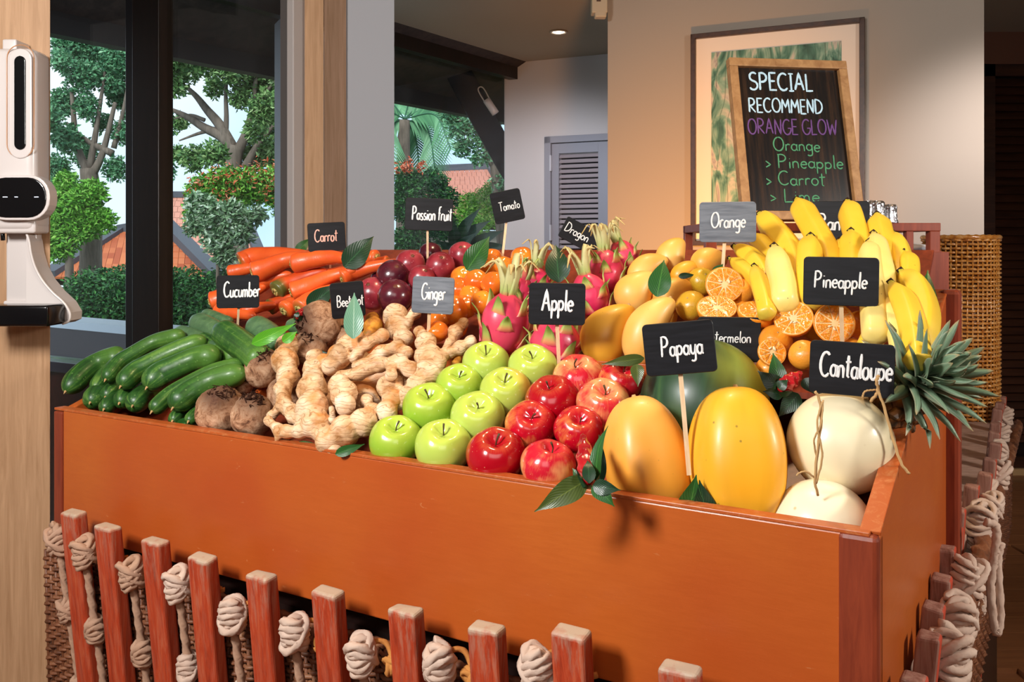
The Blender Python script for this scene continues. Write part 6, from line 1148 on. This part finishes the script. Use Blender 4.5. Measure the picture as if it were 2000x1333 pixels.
# chalkboard easel
CBY = 2.28
cbt = empty('chalkboard', at(1552, 272, CBY), 'wood framed chalkboard with special recommend menu, leaning on the rack', 'chalkboard')
W, H = px(246, CBY), px(330, CBY); tl, tr_, bl_, br_ = (-.47*W, .5*H), (.47*W, .5*H), (-.43*W, -.5*H), (.52*W, -.5*H)
cbt.rotation_euler = (math.radians(-13), 0, math.radians(8))
fwd = .0225
MT['oak'] = wood('chalkboard_frame_wood', '#8f6238', '#b88a58', (5, 5, 5), 7, .5, .4)
def frame_pc(a, b, nm='frame_rail'):
    mb = MB(); bar(mb, (a[0], 0, a[1]), (b[0], 0, b[1]), .028, fwd, up=(0, 1, 0)); o = link(nm, None) if False else None
    mb = MB(); d = Vector((b[0]-a[0], 0, b[1]-a[1])).normalized(); x = d; y = Vector((0, 1, 0)); z = x.cross(y); R = Matrix((x, y, z)).transposed(); bx(mb, ((a[0]+b[0])/2, 0, (a[1]+b[1])/2), (math.hypot(b[0]-a[0], b[1]-a[1]), .024, fwd), R)
    o = link(nm, mb.mesh(nm, MT['oak'], False), cbt); q = o.modifiers.new('bevel', 'BEVEL'); q.width = .002; q.segments = 2; return o
hw, hh = W/2-fwd/2, H/2-fwd/2
frame_pc((-hw-fwd/2, hh), (hw+fwd/2, hh)); frame_pc((-hw-fwd/2, -hh), (hw+fwd/2, -hh)); frame_pc((-hw, -hh+fwd/2), (-hw, hh-fwd/2)); frame_pc((hw, -hh+fwd/2), (hw, hh-fwd/2))
mb = MB(); bx(mb, (0, .004, 0), (W-fwd*1.4, .006, H-fwd*1.4)); m = Mt('smeared_blackboard', '#15100e', .25, .5); v = m.co(); g_ = m.nz(m.mp(v, (60, 10, 3)), 1.3, 5, .3, .7); m.set('Base Color', m.rp(g_, [(.45, '#120e0e'), (.72, '#3a2618')])); m.bump(g_, .1, .001); slp = link('slate_panel', mb.mesh('slate_panel', m.m, False), cbt)
lt = lambda s, x, y, h, w_, mt, th=.06, sd=1: lettering('lettering', s, slp, x*W, y*H, h*H, MT[mt], w_*W, .03, th, y_off=.0, jitter=.04, seed=sd)
lt('SPECIAL', -.34, .31, .11, .55, 'chalk_blue', .06); lt('RECOMMEND', -.36, .165, .088, .63, 'chalk_blue', .06, 2); lt('ORANGE GLOW', -.385, .03, .095, .76, 'chalk_purple', .05, 3)
lt('Orange', -.19, -.075, .085, .40, 'chalk_green', .05, 4); lt('> Pineapple', -.27, -.18, .085, .66, 'chalk_green', .05, 5); lt('> Carrot', -.28, -.285, .085, .50, 'chalk_green', .05, 6); lt('> Lime', -.26, -.385, .08, .42, 'chalk_green', .05, 7)
mb = MB(); bx(mb, (0, .09, -.03), (.02, .012, H*.95), Matrix.Rotation(-.42, 3, 'X')); link('rear_leg', mb.mesh('rear_leg', MT['oak'], False), cbt)
# foil capped bottles
m = Mt('foil', '#c8c8cc', .18, .5); m.set('Metallic', 1.0); m.bump(m.nz(m.co(), 120, 4), .8, .004); MT['foil'] = m.m; MT['bottle'] = flatm('dark_bottle', '#201612', .12, .6)
for i, (u, v, r, lab) in enumerate([(1712, 405, 17, 'bottle with crumpled foil cap nearest the banana sign'), (1738, 412, 15, 'second foil capped bottle, right of the first'), (1698, 404, 10, 'foil capped bottle half behind the banana sign')]):
    c = at(u, v, YR+.12+i*.02); R_ = px(r, c.y); t = empty('foil_capped_bottle', c, lab, 'bottle', 'foil capped bottles on the rack'); z0 = at(0, 494, YR).z-c.z
    mb = MB(); lathe(mb, [(R_*.62, z0), (R_*.95, z0+.004), (R_*.95, -.05), (R_*.6, -.02), (R_*.55, .0)], 20); build(mb, 'body', MT['bottle'], t, origin=(0, 0, 0))
    mb = MB(); lathe(mb, [(R_*.98, -.03), (R_*.86, -.02), (R_*.8, .0), (R_*.84, .010), (R_*.7, .014), (.002, .015)], 26, lambda p, th, t_: Vector((p.x*(1+.07*math.cos(13*th)), p.y*(1+.07*math.cos(13*th)), p.z+.0015*math.sin(7*th)))); build(mb, 'foil_cap', MT['foil'], t, False, origin=(0, 0, 0))
# tall wicker basket on the board
YB = F*(CZ-(BOT-.002))/(812-HOR); bc = at(1876, 812, YB); bc.z = BOT-.002; BR = px(66, YB); BH = px(812-466, YB)
bk = empty('tall_wicker_basket', bc, 'tall cylindrical honey brown wicker basket behind the crate corner', 'basket')
mb = MB(); pitch = .0165; ns = int(2*PI*BR/pitch/2)*2; rows = 44
for k in range(ns):
    a = 2*PI*k/ns; tube(mb, [(BR*math.cos(a), BR*math.sin(a), 0), (BR*math.cos(a), BR*math.sin(a), BH)], .0030, 5, 2)
for k in range(rows):
    z = (k+.5)*BH/rows; P = []
    for i in range(ns*3+1):
        a = 2*PI*i/(ns*3); rr = BR+.0048*math.cos(PI*(i/3+k)); P.append(Vector((rr*math.cos(a), rr*math.sin(a), z+.0015*mnoise.noise(Vector((i*.3, k, 0))))))
    tube(mb, P, .0052, 5, raw=True)
o = build(mb, 'weave', MT['wicker'], bk, origin=(0, 0, 0)); o['kind'] = 'stuff'
mb = MB(); rope_tube(mb, [Vector((BR*1.02*math.cos(a), BR*1.02*math.sin(a), BH+.003)) for a in [2*PI*i/120 for i in range(121)]], .0085, 40, 9, raw=True); build(mb, 'rolled_rim', MT['wicker'], bk, origin=(0, 0, 0))
mb = MB(); lathe(mb, [(BR*.95, .0), (BR*.95, BH*.98), (BR*.93, BH*.98), (BR*.93, .01), (.001, .01)], 40); build(mb, 'lining', MT['wicker_dark'], bk, origin=(0, 0, 0))

# ================================================================ HAND SANITISER DISPENSER on the pillar
YD = 2.02
dp = empty('soap_dispenser', at(42, 350, YD), 'white wall mounted hand sanitiser dispenser with a black drip tray on the pillar', 'dispenser')
MT['cream'] = flatm('dispenser_white', '#cfc6c2', .28, .5, coat=.4)
def rbox(name, u0, v0, u1, v1, y0, y1, r, mat, seg=4, par=dp):
    p, q = at(u0, v1, YD), at(u1, v0, YD); mb = MB(); bx(mb, ((p.x+q.x)/2, YD+(y0+y1)/2, (p.z+q.z)/2), (q.x-p.x, y1-y0, q.z-p.z)); o = build(mb, name, mat, par, True); b = o.modifiers.new('bevel', 'BEVEL'); b.width = r; b.segments = seg; b.limit_method = 'ANGLE'; return o
def capsule(name, u0, v0, u1, v1, y0, y1, mat, wid, n=20, outline=None):
    """upright rounded plate, corner radius wid px, in the pixel plane of the dispenser front"""
    pts = []
    for cx, cy, a0 in ((u1-wid, v0+wid, 0), (u0+wid, v0+wid, 90), (u0+wid, v1-wid, 180), (u1-wid, v1-wid, 270)):
        for i in range(7): a = math.radians(a0+i*15); pts.append((cx+wid*math.cos(a), cy-wid*math.sin(a)))
    mb = MB(); k = len(pts); vs = [at(a, b, YD)+Vector((0, y0, 0)) for a, b in pts]+[at(a, b, YD)+Vector((0, y1, 0)) for a, b in pts]; mb.add(vs, [tuple(range(k)), tuple(range(k, 2*k))[::-1]]+[(i, (i+1) % k, k+(i+1) % k, k+i)[::-1] for i in range(k)]); o = build(mb, name, mat, dp, False); b = o.modifiers.new('bevel', 'BEVEL'); b.width = .0025; b.segments = 3; b.limit_method = 'ANGLE'; return o
rbox('body', -20, 92, 67, 452, .0, .078, .018, MT['cream']); rbox('refill_cap', -6, 72, 22, 96, .02, .08, .004, MT['cream'])
capsule('window_recess', 18, 95, 63, 310, -.003, .01, MT['cream'], 22); capsule('level_window', 30, 110, 52, 293, -.006, .004, MT['black'], 11)
mb = MB()
for (u0, v0, u1, v1, wd_) in [(14, 88, 67, 308, 26)]:
    pts = []
    for cx, cy, a0 in ((u1-wd_, v0+wd_, 0), (u0+wd_, v0+wd_, 90), (u0+wd_, v1-wd_, 180), (u1-wd_, v1-wd_, 270)):
        for i in range(7): a = math.radians(a0+i*15); pts.append(at(cx+wd_*math.cos(a), cy-wd_*math.sin(a), YD)+Vector((0, -.001, 0)))
    tube(mb, pts+[pts[0]], .0011, 6, raw=True)
build(mb, 'trim_line', flatm('copper_line', '#b8845c', .3), dp)
capsule('screen_bezel', -22, 343, 104, 431, -.016, .02, MT['cream'], 40); capsule('screen', -16, 348, 98, 426, -.019, .0, MT['black'], 35); scr_ = [c_ for c_ in dp.children if c_.name.startswith('screen') and 'bezel' not in c_.name][0]
mm = Mt('indicator_glow', '#c8d8ff'); mm.set('Emission Color', (.7, .8, 1, 1)); mm.set('Emission Strength', 1.2)
for (u0, u1) in ((15, 24), (38, 44), (76, 84)):
    p, q = at(u0, 387, YD), at(u1, 385, YD); mb = MB(); bx(mb, ((p.x+q.x)/2, YD-.0195, (p.z+q.z)/2), (q.x-p.x, .001, .0016)); build(mb, 'indicator', mm.m, scr_, False)
rbox('neck', -10, 428, 66, 456, .005, .07, .006, MT['cream']); rbox('back_plate', -14, 450, 48, 600, .05, .078, .006, MT['cream'])
mb = MB(); tube(mb, [at(5, 455, YD+.04), at(6, 470, YD+.04)], .005, 8, 3); build(mb, 'nozzle', MT['black'], dp)
# curved wing that carries the tray
out = [(42, 452), (48, 470), (52, 495), (60, 522), (74, 548), (94, 572), (116, 592), (128, 612), (127, 628), (114, 634), (42, 634)]
mb = MB(); k = len(out); vs = [at(a, b, YD)+Vector((0, .02, 0)) for a, b in out]+[at(a, b, YD)+Vector((0, .078, 0)) for a, b in out]; mb.add(vs, [tuple(range(k))[::-1], tuple(range(k, 2*k))]+[(i, (i+1) % k, k+(i+1) % k, k+i) for i in range(k)]); build(mb, 'side_wing', MT['cream'], dp, False)
mb = MB(); tube(mb, [at(a, b, YD)+Vector((0, .018, 0)) for a, b in out[:-1]], .003, 8, 40); build(mb, 'wing_edge', MT['cream'], dp)
rbox('back_skirt', -14, 590, 48, 625, .04, .078, .004, MT['cream'])
p = [at(-20, 592, YD), at(30, 588, YD), at(105, 594, YD), at(138, 606, YD)]
mb = MB(); rbox('drip_tray', -30, 594, 120, 634, -.06, .02, .006, MT['black'])
